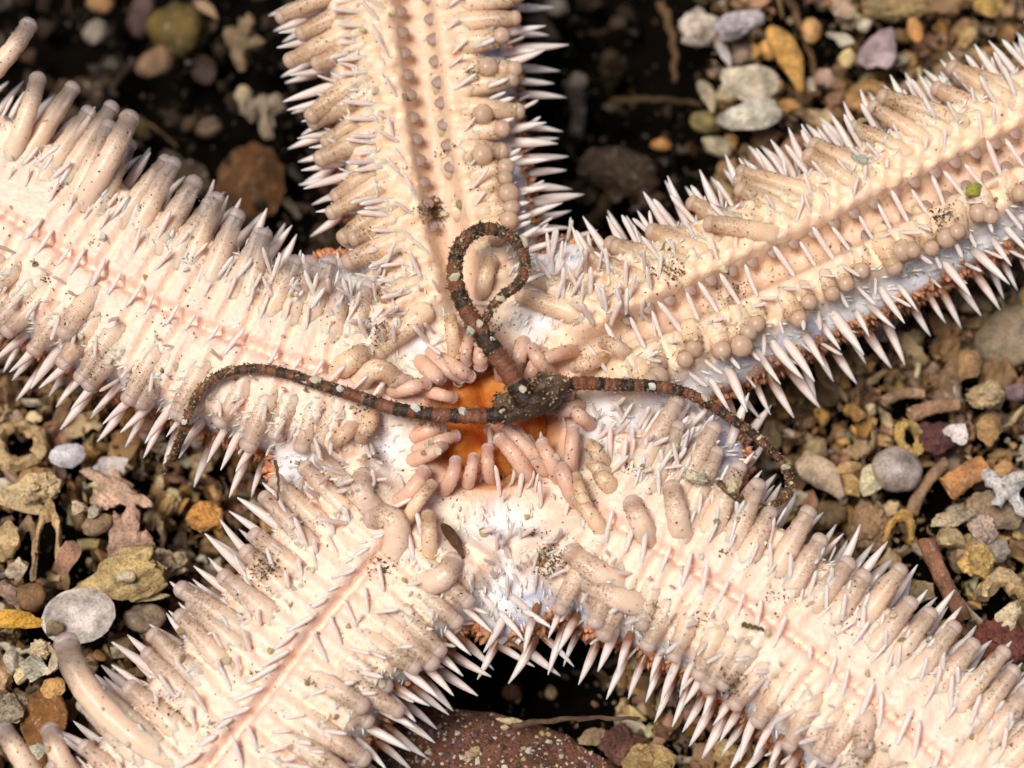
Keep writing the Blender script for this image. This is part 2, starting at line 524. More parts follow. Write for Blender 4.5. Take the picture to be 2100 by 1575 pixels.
def build_body():
    V, F = [], []
    for a in ARM.values():
        o = len(V); seg = 22; cnt = 0
        for i in range(0, len(a.p), 3):
            c, d, nrm, h = a.at(a.s[i])
            for j in range(seg):
                t = 2 * math.pi * j / seg
                ct, st = math.cos(t), math.sin(t)
                x = math.copysign(abs(ct) ** 0.8, ct) * (h - 0.12); z = math.copysign(abs(st) ** 0.85, st)
                V.append(c + nrm * x + Vector((0, 0, -1.15 + (1.05 if z > 0 else 1.15) * z)))
            cnt += 1
        for i in range(cnt - 1):
            for j in range(seg):
                F.append((o + i * seg + j, o + i * seg + (j + 1) % seg, o + (i + 1) * seg + (j + 1) % seg, o + (i + 1) * seg + j))
        F.append(tuple(o + j for j in range(seg))[::-1]); F.append(tuple(o + (cnt - 1) * seg + j for j in range(seg)))
    o = len(V)                                         # the disc in the middle
    rings, seg = 10, 40
    for i in range(rings + 1):
        t = math.pi * i / rings
        for j in range(seg):
            b = 2 * math.pi * j / seg
            V.append(MOUTH + Vector((3.15 * math.sin(t) * math.cos(b), 3.15 * math.sin(t) * math.sin(b), -1.15 + 1.15 * math.cos(t))))
    for i in range(rings):
        for j in range(seg):
            F.append((o + i * seg + j, o + (i + 1) * seg + j, o + (i + 1) * seg + (j + 1) % seg, o + i * seg + (j + 1) % seg))
    for bx, by, br in ((1040, 1110, 1.75), (1045, 1190, 1.25), (1410, 935, 1.35), (640, 950, 1.0), (690, 610, 1.15), (1170, 560, 0.9)):
        q = P(bx, by, -0.5); o = len(V)
        for i in range(11):
            t = math.pi * i / 10
            for j in range(24):
                b = 2 * math.pi * j / 24
                V.append(Vector((q.x + br * math.sin(t) * math.cos(b), q.y + br * math.sin(t) * math.sin(b), -1.15 + 0.98 * math.cos(t))))
        for i in range(10):
            for j in range(24):
                F.append((o + i * 24 + j, o + (i + 1) * 24 + j, o + (i + 1) * 24 + (j + 1) % 24, o + i * 24 + (j + 1) % 24))
    me = make_mesh('raw', V, F, body_mat)
    ob = link('raw', me)
    m = ob.modifiers.new('r', 'REMESH'); m.mode = 'VOXEL'; m.voxel_size = 0.072
    m = ob.modifiers.new('s', 'SMOOTH'); m.iterations = 14; m.factor = 0.6
    dg = bpy.context.evaluated_depsgraph_get()
    ev = bpy.data.meshes.new_from_object(ob.evaluated_get(dg))
    bpy.data.objects.remove(ob); bpy.data.meshes.remove(me)
    n = len(ev.vertices)
    co = np.empty(n * 3, dtype=np.float64); ev.vertices.foreach_get('co', co); co = co.reshape(-1, 3)
    dist, s, h = arm_coords(co[:, :2])
    top = co[:, 2] > -0.75
    rm = np.hypot(co[:, 0] - MOUTH.x, co[:, 1] - MOUTH.y)
    g = np.clip(1 - (dist / 0.42) ** 2, 0, 1) * np.clip((rm - 0.6) / 1.0, 0, 1)
    who, sd = arm_side(co[:, :2])
    co[:, 2] -= np.where(top, np.array([0.30, 0.28, 0.10, 0.10, 0.10])[who] * g, 0)                                  # ambulacral groove
    co[:, 2] -= np.where(top, 1.2 * np.clip(1 - (rm / 1.45) ** 2, 0, 1), 0)   # mouth pit
    # plates and swellings of the body wall
    nz = np.array([noise.noise((x * 1.1, y * 1.1, z * 1.1)) + 0.6 * noise.noise((x * 2.7, y * 2.7, z * 2.7)) for x, y, z in co])
    co[:, 2] += np.where(top, 0.07 * nz, 0)
    lat = np.clip(dist / h, 0, 1.2)
    who, sd = arm_side(co[:, :2])
    bed = np.array([BED[k] for k in ARM])[who, (sd < 0).astype(int)]
    g0 = np.array([0.24, 0.20, -0.10, -0.10, -0.10])[who]; rise = np.clip((dist - g0) / 0.30, 0, 1) * np.clip((bed + 0.14 - lat) / 0.22, 0, 1) * np.clip((rm - 2.2) / 0.8, 0, 1)
    rise = rise * rise * (3 - 2 * rise)
    lean = np.array([LEAN[k] for k in ARM])[who, (sd < 0).astype(int)]
    start = np.array([START[k] for k in ARM])[who, (sd < 0).astype(int)]
    ph = (s - start - lean * dist) / 0.48 + 0.12 * np.array([noise.noise((x * 0.9, y * 0.9, 21.0)) for x, y, z in co])
    rib = np.abs(np.cos(np.pi * ph)) ** 0.7
    bz = 0.36 - 0.20 * (lat / bed) ** 2 + 0.28 * (rib - 0.7) * np.clip(0.45 + lat / bed, 0, 1.2)
    co[:, 2] = np.where(top, co[:, 2] * (1 - rise) + bz * rise, co[:, 2])
    ev.vertices.foreach_set('co', co.ravel())
    c = np.empty((n, 4), dtype=np.float32); c[:, 3] = 1
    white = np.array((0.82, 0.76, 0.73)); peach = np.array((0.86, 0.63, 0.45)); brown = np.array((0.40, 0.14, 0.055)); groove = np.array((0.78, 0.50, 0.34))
    w = np.clip(1.0 - rise * 1.3, 0, 1)[:, None]
    pc = np.where((who < 2)[:, None], np.array((0.86, 0.61, 0.41)), np.array((0.86, 0.645, 0.485)))
    col = pc * (1 - w) + white * w
    w2 = np.clip((lat - 0.3) / 0.2, 0, 1)[:, None]; col = col * w2 + np.minimum(col, pc) * (1 - w2)
    gg = np.clip(1 - dist / 0.40, 0, 1)[:, None]
    gc = np.where((who < 2)[:, None], groove, np.array((0.82, 0.58, 0.46)))
    col = col * (1 - gg) + gc * gg
    nm = np.clip((1.9 - rm) / 0.7, 0, 1)[:, None]
    col = col * (1 - nm) + np.array((0.70, 0.30, 0.12)) * nm
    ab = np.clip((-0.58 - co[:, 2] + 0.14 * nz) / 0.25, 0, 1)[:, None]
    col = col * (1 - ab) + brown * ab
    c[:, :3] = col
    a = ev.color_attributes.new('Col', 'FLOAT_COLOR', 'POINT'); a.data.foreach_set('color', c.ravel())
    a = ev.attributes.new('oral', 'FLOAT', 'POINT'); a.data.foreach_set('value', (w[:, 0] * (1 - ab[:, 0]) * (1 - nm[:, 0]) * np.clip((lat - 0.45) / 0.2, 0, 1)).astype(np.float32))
    ev.materials.clear(); ev.materials.append(body_mat)
    ev.polygons.foreach_set('use_smooth', [True] * len(ev.polygons))
    ev.name = 'starfish_body'; ev.update()
    link('body', ev, starfish)
    polys = [tuple(p.vertices) for p in ev.polygons]
    return co, polys


body_co, body_polys = build_body()
body_bvh = BVHTree.FromPolygons([tuple(v) for v in body_co], body_polys)


def body_top(x, y, default=-1.2):
    hit = body_bvh.ray_cast(Vector((x, y, 5)), Vector((0, 0, -1)))
    return hit[0].z if hit[0] is not None else default


# the orange membrane round the mouth
def build_mouth():
    V, F = [], []
    rings, seg = 16, 44
    for i in range(rings + 1):
        t = i / rings
        for j in range(seg):
            b = 2 * math.pi * j / seg
            r = 1.55 * t
            lob = 0.55 + 0.45 * math.cos(5 * b + 0.6)
            z = -1.0 + 0.75 * math.exp(-((t - 0.52) / 0.30) ** 2) * (0.35 + 0.75 * lob) - 0.45 * max(0, 1 - t / 0.3) - 0.5 * max(0, t - 0.85) / 0.15
            z += 0.12 * noise.noise((r * math.cos(b) * 1.6, r * math.sin(b) * 1.6, 9.0))
            V.append((MOUTH.x + r * math.cos(b) - 0.02, MOUTH.y + r * math.sin(b), z))
    for i in range(rings):
        for j in range(seg):
            F.append((i * seg + j, (i + 1) * seg + j, (i + 1) * seg + (j + 1) % seg, i * seg + (j + 1) % seg))
    o = link('mouth_membrane', make_mesh('mouth_membrane', V, F, mat_mouth()), starfish)
    o['label'] = 'smooth orange membrane around the mouth'


build_mouth()

# ------------------------------------------------------------------ tube feet
FEET = []          # (path, radius list) for the silt that clings to them
ALLV, ALLF = [], []


def add_foot(p0, p1, p2, p3, r0, r1, mat, n=15, free=0.0):
    pts = bezier(p0, p1, p2, p3, n)
    if free > 0:
        full = bezier(p0, p1, p2, p3, 61); pts = [full[int(round((free + (1 - free) * i / (n - 1)) * 60))] for i in range(n)]
    L = sum((pts[i + 1] - pts[i]).length for i in range(n - 1))
    d = (pts[-1] - pts[-2]).normalized()
    rad = []
    for i in range(n):
        t = free + (1 - free) * i / (n - 1)
        r = r0 + (r1 - r0) * t
        if free > 0 and i < 3: r *= (0.80, 0.93, 0.985)[i]
        r *= 1 + 0.05 * math.sin(i * 2.3 + r0 * 40)
        if t > 0.9: r *= 0.96
        rad.append(r)
    rk = r1 * 1.0                                      # the rounded sucker at the end
    tip = pts[-1]
    for q, f in ((0.25, 1.0), (0.70, 0.99), (1.10, 0.84), (1.36, 0.58), (1.48, 0.24)):
        pts.append(tip + d * (rk * q * 0.84)); rad.append(rk * f)
    V, F, K = sweep(pts[:n + 1], rad[:n + 1], 10, cap0=False)
    cum = [0.0]
    for i in range(1, len(pts)): cum.append(cum[-1] + (pts[i] - pts[i - 1]).length)
    along = [min(1.0, free + (1 - free) * k / (n - 1)) for k in K]
    uv = [((i % 10) / 10.0, cum[k]) for i, k in enumerate(K)]
    o = link('tube_foot', make_mesh('tube_foot', V, F, mat, uv=uv, attr={'along': along, 'knob': [0.0] * len(V)}), starfish)
    sp = [pts[n] - d * (rk * 0.05)] + pts[n + 1:]; sr = [rad[n] * 1.015] + [q * 1.015 for q in rad[n + 1:]]
    V2, F2, K2 = sweep(sp, sr, 10)
    link('sucker', make_mesh('sucker', V2, F2, mat, uv=[(0.0, 0.0)] * len(V2), attr={'along': [1.0] * len(V2), 'knob': [1.0] * len(V2)}), o)
    b = len(ALLV)
    ALLV.extend(V); ALLF.extend(tuple(b + q for q in f) for f in F)
    FEET.append((pts, rad, n))
    return o


# per arm and side: start, end (arc), reach (share of half width), tip height, lean along the arm, curl of the tips towards the viewer, material
def foot_row(key, side, s0, s1, reach, tipz, lean, curl, mat, step=0.48, r=0.262, jit=0.17, inner=True, far=None, lat0=0.20):
    A = ARM[key]
    s = s0; k = 0
    while s < min(s1, A.len - 0.3):
        c, d, nrm, h = A.at(s + R.uniform(-0.05, 0.05))
        nrm = nrm * side
        t = (s - s0) / max(0.1, s1 - s0)
        rc = reach * (1 + R.uniform(-jit, jit))
        if far is not None: rc = rc * (1 - t) + far * t * (1 + R.uniform(-jit, jit))
        if not in_view(c + nrm * h * rc * 0.6, 130):
            s += step; continue
        cu = curl * R.uniform(0.3, 1.2) if R.random() < 0.85 else 0.0
        ln = lean * h * rc * R.uniform(0.6, 1.4) + R.uniform(-0.22, 0.22)
        rr = r * R.uniform(0.9, 1.08)
        base = c + nrm * lat0 + Vector((0, 0, -0.30))
        tz = tipz + R.uniform(-0.08, 0.12)
        tip = c + nrm * (h * rc) + d * ln + Vector((0, 0, tz + 0.20 * cu))
        p1 = c + nrm * (h * rc * 0.30) + d * (ln * 0.1) + Vector((0, 0, 0.24))
        p2 = c + nrm * (h * rc * (0.75 + 0.30 * min(1, cu))) + d * (ln * 0.75) + Vector((0, 0, 0.13 + tz * 0.6 - 0.25 * cu))
        if in_view(tip, 90) or in_view(p1, 20):
            add_foot(base, p1, p2, tip, rr * 1.2, rr * 0.68, mat, free=0.34)
        if not inner and R.random() < 0.05 and in_view(tip, 40):   # a second foot lying over its neighbours
            c2, d2, n2, h2 = A.at(s + step * 0.5)
            n2 = n2 * side; rq = rc * R.uniform(0.62, 0.92)
            add_foot(c2 + n2 * (lat0 + 0.1) + Vector((0, 0, -0.1)), c2 + n2 * (h2 * rq * 0.35) + Vector((0, 0, 0.34)), c2 + n2 * (h2 * rq * 0.8) + d2 * ln * 0.7 + Vector((0, 0, 0.42 + tz * 0.4)),
                     c2 + n2 * (h2 * rq) + d2 * (ln + R.uniform(-0.2, 0.2)) + Vector((0, 0, 0.36 + tz * 0.5 + 0.2 * cu)), rr * 1.0, rr * 0.76, mat)
        if inner and k % 2 == 0 and R.random() < 0.65:      # the inner row: short, tips towards the viewer
            c, d, nrm2, h = A.at(s + step * 0.5)
            nrm2 = nrm2 * side
            lt = h * R.uniform(0.36, 0.62)
            add_foot(c + nrm2 * 0.22 + Vector((0, 0, -0.3)), c + nrm2 * (lt * 0.7) + Vector((0, 0, -0.05)),
                     c + nrm2 * lt + d * (ln * 0.3) + Vector((0, 0, 0.05)), c + nrm2 * (lt * 1.05) + d * (ln * 0.35) + Vector((0, 0, 0.29)), rr * 0.95, rr * 0.84, mat)
        s += step; k += 1


foot_row('A', +1, 2.7, 10.0, 0.92, 0.02, -0.32, 0.25, foot_warm, inner=False, far=1.15, lat0=0.52)
foot_row('A', -1, 3.3, 10.0, 0.52, 0.15, -0.10, 0.9, foot_warm, inner=True, far=1.02, lat0=0.52)
foot_row('B', +1, 2.9, 13.5, 0.80, 0.05, -0.60, 0.25, foot_warm, far=1.08, inner=False, lat0=0.50)
foot_row('B', -1, 3.1, 13.5, 0.50, 0.20, -0.15, 0.9, foot_warm, far=0.62, lat0=0.40)
foot_row('C', +1, 3.2, 14.5, 1.02, 0.30, -0.05, 0.3, foot_mat, inner=False)
foot_row('C', -1, 3.2, 14.5, 0.80, 0.12, 0.10, 0.25, foot_mat, inner=False)
foot_row('D', +1, 3.3, 11.5, 0.86, 0.05, 0.0, 0.35, foot_mat, inner=False)
foot_row('D', -1, 3.1, 11.5, 1.00, 0.20, -0.05, 0.3, foot_mat, inner=False)
foot_row('E', -1, 3.2, 11.8, 0.95, 0.25, 0.02, 0.2, foot_clear, far=1.34, jit=0.16, inner=False)
foot_row('E', +1, 3.0, 11.8, 0.78, 0.05, 0.10, 0.25, foot_mat, far=1.0, inner=False)


def foot_px(b, t, zb, zt, r=0.20, mat=foot_pink, bend=(0, 0), zm=None):
    """one foot by the pixels of its base and tip"""
    pb, pt = P(*b, zb), P(*t, zt)
    zm = (zt + 0.15) if zm is None else zm
    m1 = P(b[0] + (t[0] - b[0]) * 0.35 + bend[0], b[1] + (t[1] - b[1]) * 0.35 + bend[1], zm)
    m2 = P(b[0] + (t[0] - b[0]) * 0.75 + bend[0] * 0.7, b[1] + (t[1] - b[1]) * 0.75 + bend[1] * 0.7, zm + 0.08)
    add_foot(pb, m1, m2, pt, r * 1.08, r * 0.92, mat)


# round the mouth, as they stand there
ORAL = [((905, 1010), (934, 950), -0.5, 0.3), ((955, 1005), (971, 942), -0.6, 0.25), ((1168, 985), (1175, 885), -0.4, 0.45), ((1150, 985), (1115, 914), -0.5, 0.35),
        ((1085, 985), (1030, 905), -0.4, 0.1), ((1125, 975), (1062, 890), -0.5, -0.05), ((1190, 1040), (1151, 959), -0.4, 0.35), ((1240, 960), (1213, 915), -0.4, 0.4),
        ((1265, 1010), (1232, 975), -0.3, 0.35), ((1255, 975), (1214, 951), -0.3, 0.3), ((1225, 1085), (1183, 982), -0.2, 0.45), ((1245, 1110), (1187, 1028), -0.1, 0.4),
        ((880, 1150), (878, 1063), -0.2, 0.4), ((820, 1090), (882, 997), -0.2, 0.45), ((805, 1040), (867, 972), -0.3, 0.3), ((770, 770), (834, 780), -0.3, 0.25),
        ((800, 800), (869, 788), -0.4, 0.2), ((935, 745), (924, 655), -0.5, 0.4), ((1030, 775), (1041, 719), -0.6, 0.2), ((1130, 765), (1094, 719), -0.5, 0.3),
        ((1175, 720), (1103, 745), -0.4, 0.2), ((1235, 735), (1183, 752), -0.3, 0.3), ((1290, 735), (1243, 704), -0.2, 0.45), ((990, 600), (1005, 540), -0.2, 0.4),
        ((730, 870), (690, 905), -0.1, 0.4), ((760, 850), (742, 890), -0.2, 0.35), ((880, 720), (942, 775), -0.3, 0.0), ((1150, 850), (1165, 800), -0.5, 0.0)]
ORAL += [((850, 900), (900, 880), -0.4, 0.0), ((845, 945), (905, 915), -0.3, 0.15), ((1000, 700), (985, 745), -0.4, 0.1), ((960, 690), (955, 740), -0.4, 0.2), ((1075, 700), (1062, 745), -0.4, 0.1),
         ((860, 740), (900, 775), -0.3, 0.1), ((1190, 830), (1150, 840), -0.4, 0.1), ((1130, 960), (1045, 885), -0.4, 0.05), ((850, 925), (930, 895), -0.4, 0.0), ((905, 735), (960, 770), -0.4, 0.1), ((1010, 985), (1000, 925), -0.5, 0.0), ((870, 800), (925, 815), -0.4, 0.0), ((1120, 720), (1085, 775), -0.4, 0.1), ((1210, 870), (1180, 845), -0.3, 0.2)]
for i, (b, t, zb, zt) in enumerate(ORAL):
    far = math.hypot(t[0] - 1010, t[1] - 850) > 190
    foot_px(b, t, zb, zt, R.uniform(0.135, 0.18), foot_warm if far else foot_pink, bend=(R.uniform(-8, 8), R.uniform(-8, 8)))
# curled feet beside the mouth
foot_px((730, 800), (805, 772), -0.2, 0.35, 0.22, foot_warm, bend=(-5, -42))
foot_px((690, 760), (738, 728), -0.2, 0.35, 0.24, foot_warm)
foot_px((800, 1160), (775, 1060), -0.1, 0.45, 0.27, foot_mat, bend=(40, -45))
foot_px((790, 1060), (742, 985), -0.1, 0.45, 0.24, foot_mat, bend=(-30, 0))
foot_px((870, 1190), (925, 1160), 0.0, 0.4, 0.25, foot_mat, bend=(10, 20))
foot_px((1290, 1200), (1180, 1140), -0.1, 0.3, 0.25, foot_mat, bend=(0, 15))
foot_px((1330, 1240), (1215, 1200), -0.1, 0.25, 0.25, foot_mat, bend=(0, 15))
foot_px((1330, 1110), (1300, 1040), -0.1, 0.5, 0.23, foot_mat)
foot_px((1400, 1110), (1380, 1010), -0.1, 0.5, 0.23, foot_mat)
# long feet reaching out of the lower left arm and of the left arm
foot_px((370, 1570), (139, 1330), 0.0, 0.15, 0.29, foot_clear, bend=(-62, 12), zm=0.45)
foot_px((150, 1600), (105, 1505), 0.0, 0.1, 0.22, foot_clear, bend=(-6, 0))
foot_px((75, 1600), (12, 1505), 0.0, 0.2, 0.22, foot_clear, bend=(0, 0))
foot_px((-60, 190), (55, 58), 0.1, 0.5, 0.21, foot_clear, bend=(14, 0))
foot_px((20, 330), (76, 168), 0.1, 0.5, 0.20, foot_clear, bend=(4, 0))
foot_px((170, 420), (262, 250), 0.1, 0.55, 0.24, foot_clear, bend=(4, 0))
feet_count = len(FEET)

# dark pores along the groove of the two upper arms
def groove_spots():
    M = Mat('groove_pore'); M.col(M.ramp(M.noise(6, 3), [(0.3, (0.22, 0.13, 0.10)), (0.7, (0.40, 0.26, 0.19))])); M.set(Roughness=0.5)
    V, F = ico(2); me = make_mesh('groove_pore', V, F, M.m)
    for key, side, lat, s0 in (('A', 1, 0.36, 4.2), ('A', -1, 0.36, 5.4), ('B', 1, 0.34, 3.4), ('B', -1, 0.30, 8.2)):
        A = ARM[key]; s = s0
        while s < A.len:
            c, d, nrm, h = A.at(s)
            p = c + nrm * (side * lat); z = body_top(p.x, p.y)
            if in_view(p, 20):
                q = Matrix((( d.x, nrm.x, 0), (d.y, nrm.y, 0), (0, 0, 1))).to_quaternion()
                link('groove_pore', me, starfish, (p.x, p.y, z + 0.01), q, (0.14, 0.20, 0.045))
            s += 0.48


groove_spots()

# ------------------------------------------------------------------ spines
def spine_mesh(name, mat, L, r, blunt, curve, seed):
    rr = random.Random(seed)
    n = 8; pts, rad = [], []
    for i in range(n):
        t = i / (n - 1)
        pts.append(Vector((curve * t * t * L, 0.02 * L * math.sin(3 * t + seed), t * L)))
        if blunt: f = (0.80 + 0.30 * math.sin(t * 2.6)) * (1 if t < 0.8 else math.sqrt(max(0.02, 1 - ((t - 0.8) / 0.2) ** 2 * 0.9)))
        else: f = (0.78 + 0.34 * math.sin(min(1, t * 2.4) * 1.57)) * (1 - t ** 2.4) + 0.15
        rad.append(r * f * rr.uniform(0.96, 1.04))
    V, F, K = sweep(pts, rad, 8, cap0=False)
    return make_mesh(name, V, F, mat, attr={'along': [k / (n - 1) for k in K]})


MARG = {m: [spine_mesh('marginal_spine', mm, 1.0, 0.088, False, c, i) for i, c in enumerate((0.0, 0.08, -0.07, 0.14, -0.12, 0.04))] for m, mm in (('w', spine_white), ('b', spine_brown))}
ROD = [spine_mesh('furrow_spine', spine_white, 1.0, 0.098, True, c, 20 + i) for i, c in enumerate((0.0, 0.07, -0.07, 0.12))]


def put_spine(name, me, base, direction, length, thick=1.0):
    d = Vector(direction).normalized()
    q = Vector((0, 0, 1)).rotation_difference(d) @ Quaternion((0, 0, 1), R.uniform(0, 6.28))
    return link(name, me, starfish, base, q, (length * thick, length * thick, length))


def on_side(key, side, s, z):
    """point of the body surface at the side of an arm"""
    A = ARM[key]; c, d, nrm, h = A.at(s); nrm = nrm * side
    o = c + nrm * (h + 3.0) + Vector((0, 0, z))
    hit = body_bvh.ray_cast(o, -nrm)
    if hit[0] is None: return None
    return hit[0], hit[1], d, nrm, h


n_marg = n_side = n_rod = n_cross = 0
SIDE_STYLE = {('A', 1): ('w', 0.34, -0.20), ('A', -1): ('w', 0.36, -0.05), ('B', 1): ('w', 0.36, -0.10), ('B', -1): ('w', 0.37, 0.05), ('C', 1): ('w', 0.38, 0.0), ('C', -1): ('b', 0.36, 0.15),
              ('D', 1): ('b', 0.36, 0.0), ('D', -1): ('w', 0.38, 0.0), ('E', -1): ('w', 0.36, -0.10), ('E', 1): ('w', 0.36, 0.10)}
for (key, side), (tone, step, lean) in SIDE_STYLE.items():
    A = ARM[key]; s = 2.6
    while s < A.len - 0.4:
        for row, (z, upz, L, th) in enumerate(((-0.40, 0.26, 1.08, 0.98), (-0.95, -0.16, 1.12, 1.0))):
            q = on_side(key, side, s + (0.5 * step if row else 0) + R.uniform(-0.06, 0.06), z + R.uniform(-0.08, 0.08))
            if q is None or not in_view(q[0], 70): continue
            if R.random() < 0.06: continue
            p, nn, d, nrm, h = q
            # skip the ones swallowed by the neighbouring arm or the disc
            dd, _, _ = arm_coords(np.array([[p.x + nrm.x * 0.5, p.y + nrm.y * 0.5]]))
            if dd[0] < h * 0.93: continue
            dr = nrm + d * (lean + R.uniform(-0.11, 0.11)) + Vector((0, 0, upz + R.uniform(-0.10, 0.10)))
            t_ = tone if row == 0 else ('b' if (key, side) in (('C', -1), ('D', 1), ('E', 1), ('B', -1), ('A', 1)) else tone)
            if row == 0 and tone == 'b' and R.random() < 0.6: t_ = 'w'
            nm = 'marginal_spine' if row == 0 else 'side_spine'
            if row == 0: n_marg += 1
            else: n_side += 1
            put_spine(nm, R.choice(MARG[t_]), p - dr.normalized() * 0.10, dr, L * R.uniform(0.70, 1.15), th * R.uniform(0.78, 0.98))
        s += step

# rods of the furrow edge, standing among the tube feet
ROD_STYLE = {('A', 1): (0.34, 0.50, (-0.9, -0.18, 0.55), 0.55), ('A', -1): (0.45, 0.52, (0.9, 0.25, 0.45), 0.55),
             ('B', 1): (0.44, 0.80, (-0.55, 0.70, 0.55), 0.62), ('B', -1): (0.44, 0.22, (-0.50, 0.75, 0.45), 0.58),
             ('C', 1): (0.44, 0.42, (0.10, 0.85, 0.75), 0.50), ('C', -1): (0.44, 0.20, (0.22, 0.95, 0.60), 0.56),
             ('D', 1): (0.44, 0.25, (-0.30, 0.90, 0.55), 0.52), ('D', -1): (0.44, 0.20, (0.85, 0.45, 0.45), 0.55),
             ('E', -1): (0.44, 0.50, (0.55, 0.70, 0.55), 0.48), ('E', 1): (0.44, 0.18, (0.62, 0.75, 0.50), 0.52)}
for (key, side), (step, lat, dr, L) in ROD_STYLE.items():
    A = ARM[key]; s = 2.5
    while s < A.len - 0.4:
        c, d, nrm, h = A.at(s + R.uniform(-0.05, 0.05)); nrm = nrm * side
        p = c + nrm * (lat * h + R.uniform(-0.05, 0.05))
        p.z = body_top(p.x, p.y) - 0.08
        if in_view(p, 20) and n_rod < 290 and R.random() < 0.93:
            v = Vector(dr) + Vector((R.uniform(-0.15, 0.15), R.uniform(-0.15, 0.15), R.uniform(-0.1, 0.2)))
            v.z *= 0.55; p.z += 0.06
            put_spine('furrow_spine', R.choice(ROD), p, v, L * R.uniform(0.95, 1.4), 0.74); n_rod += 1
            if key in 'CD' and R.random() < 0.5:          # short blunt pegs in a second row
                p2 = c + nrm * (lat * h + 0.5) + d * 0.2; p2.z = 0.36
                put_spine('furrow_spine', R.choice(ROD), p2, Vector((nrm.x * 0.6 - d.x * 0.5, nrm.y * 0.6 - d.y * 0.5, 0.55)), 0.36, 1.3); n_rod += 1
        for lt_, nm_ in ((0.30, 'ridge_spine'), (0.84, 'edge_spine')):
            p4 = c + nrm * (h * (lt_ + R.uniform(-0.06, 0.06))) + d * R.uniform(-0.1, 0.1); p4.z = body_top(p4.x, p4.y) - 0.03
            if in_view(p4, 10) and s > 3.3 and R.random() < 0.8:
                v = nrm * (0.45 if lt_ < 0.5 else 0.9) + Vector((0.1, 0.35, 0.40)) + Vector((R.gauss(0, 0.12), R.gauss(0, 0.12), 0))
                put_spine(nm_, R.choice(ROD), p4, v, R.uniform(0.36, 0.62), 0.66)
        # a second, thinner row lying between the tube feet
        p3 = c + nrm * (h * R.uniform(0.50, 0.62)) + d * (step * 0.5); p3.z = body_top(p3.x, p3.y) - 0.02
        if in_view(p3, 20) and n_cross < 290 and R.random() < 0.85 and s > 3.2:
            v = nrm * 0.8 + d * R.uniform(-0.5, 0.1) + Vector((0, 0.15, 0.42 + R.uniform(-0.1, 0.15)))
            put_spine('cross_spine', R.choice(ROD), p3, v, R.uniform(0.42, 0.72), 0.72); n_cross += 1
        s += step

# larger rods round the mouth and between the arms
n_oral = 0
for cx, cy, rx, ry, cnt, aim in ((1055, 985, 75, 60, 20, (0.05, 0.8)), (1260, 620, 110, 90, 30, (-0.05, 0.7)), (1250, 900, 110, 60, 24, (0.4, 0.5)), (760, 640, 120, 110, 30, (-0.05, 0.5)),
                                 (700, 950, 130, 80, 26, (0.1, -0.4)), (1060, 1170, 90, 90, 26, (0.0, 0.2)), (1390, 940, 80, 60, 22, (0.5, 0.6)), (900, 690, 60, 60, 12, (0.4, -0.3)), (1160, 570, 60, 70, 16, (0.2, 0.8)),
                                 (600, 600, 70, 60, 18, (0.1, 0.9)), (640, 1020, 70, 50, 16, (-0.3, -0.4))):
    for i in range(cnt):
        px, py = cx + R.gauss(0, 0.5) * rx, cy + R.gauss(0, 0.5) * ry
        p = P(px, py, -0.2); z = body_top(p.x, p.y, None)
        if z is None or z < -0.9: continue
        p = P(px, py, z)
        put_spine('oral_spine', R.choice(ROD), p, (aim[0] + R.gauss(0, 0.35), aim[1] + R.gauss(0, 0.35), 0.8), R.uniform(0.36, 0.75), R.uniform(0.55, 0.8)); n_oral += 1


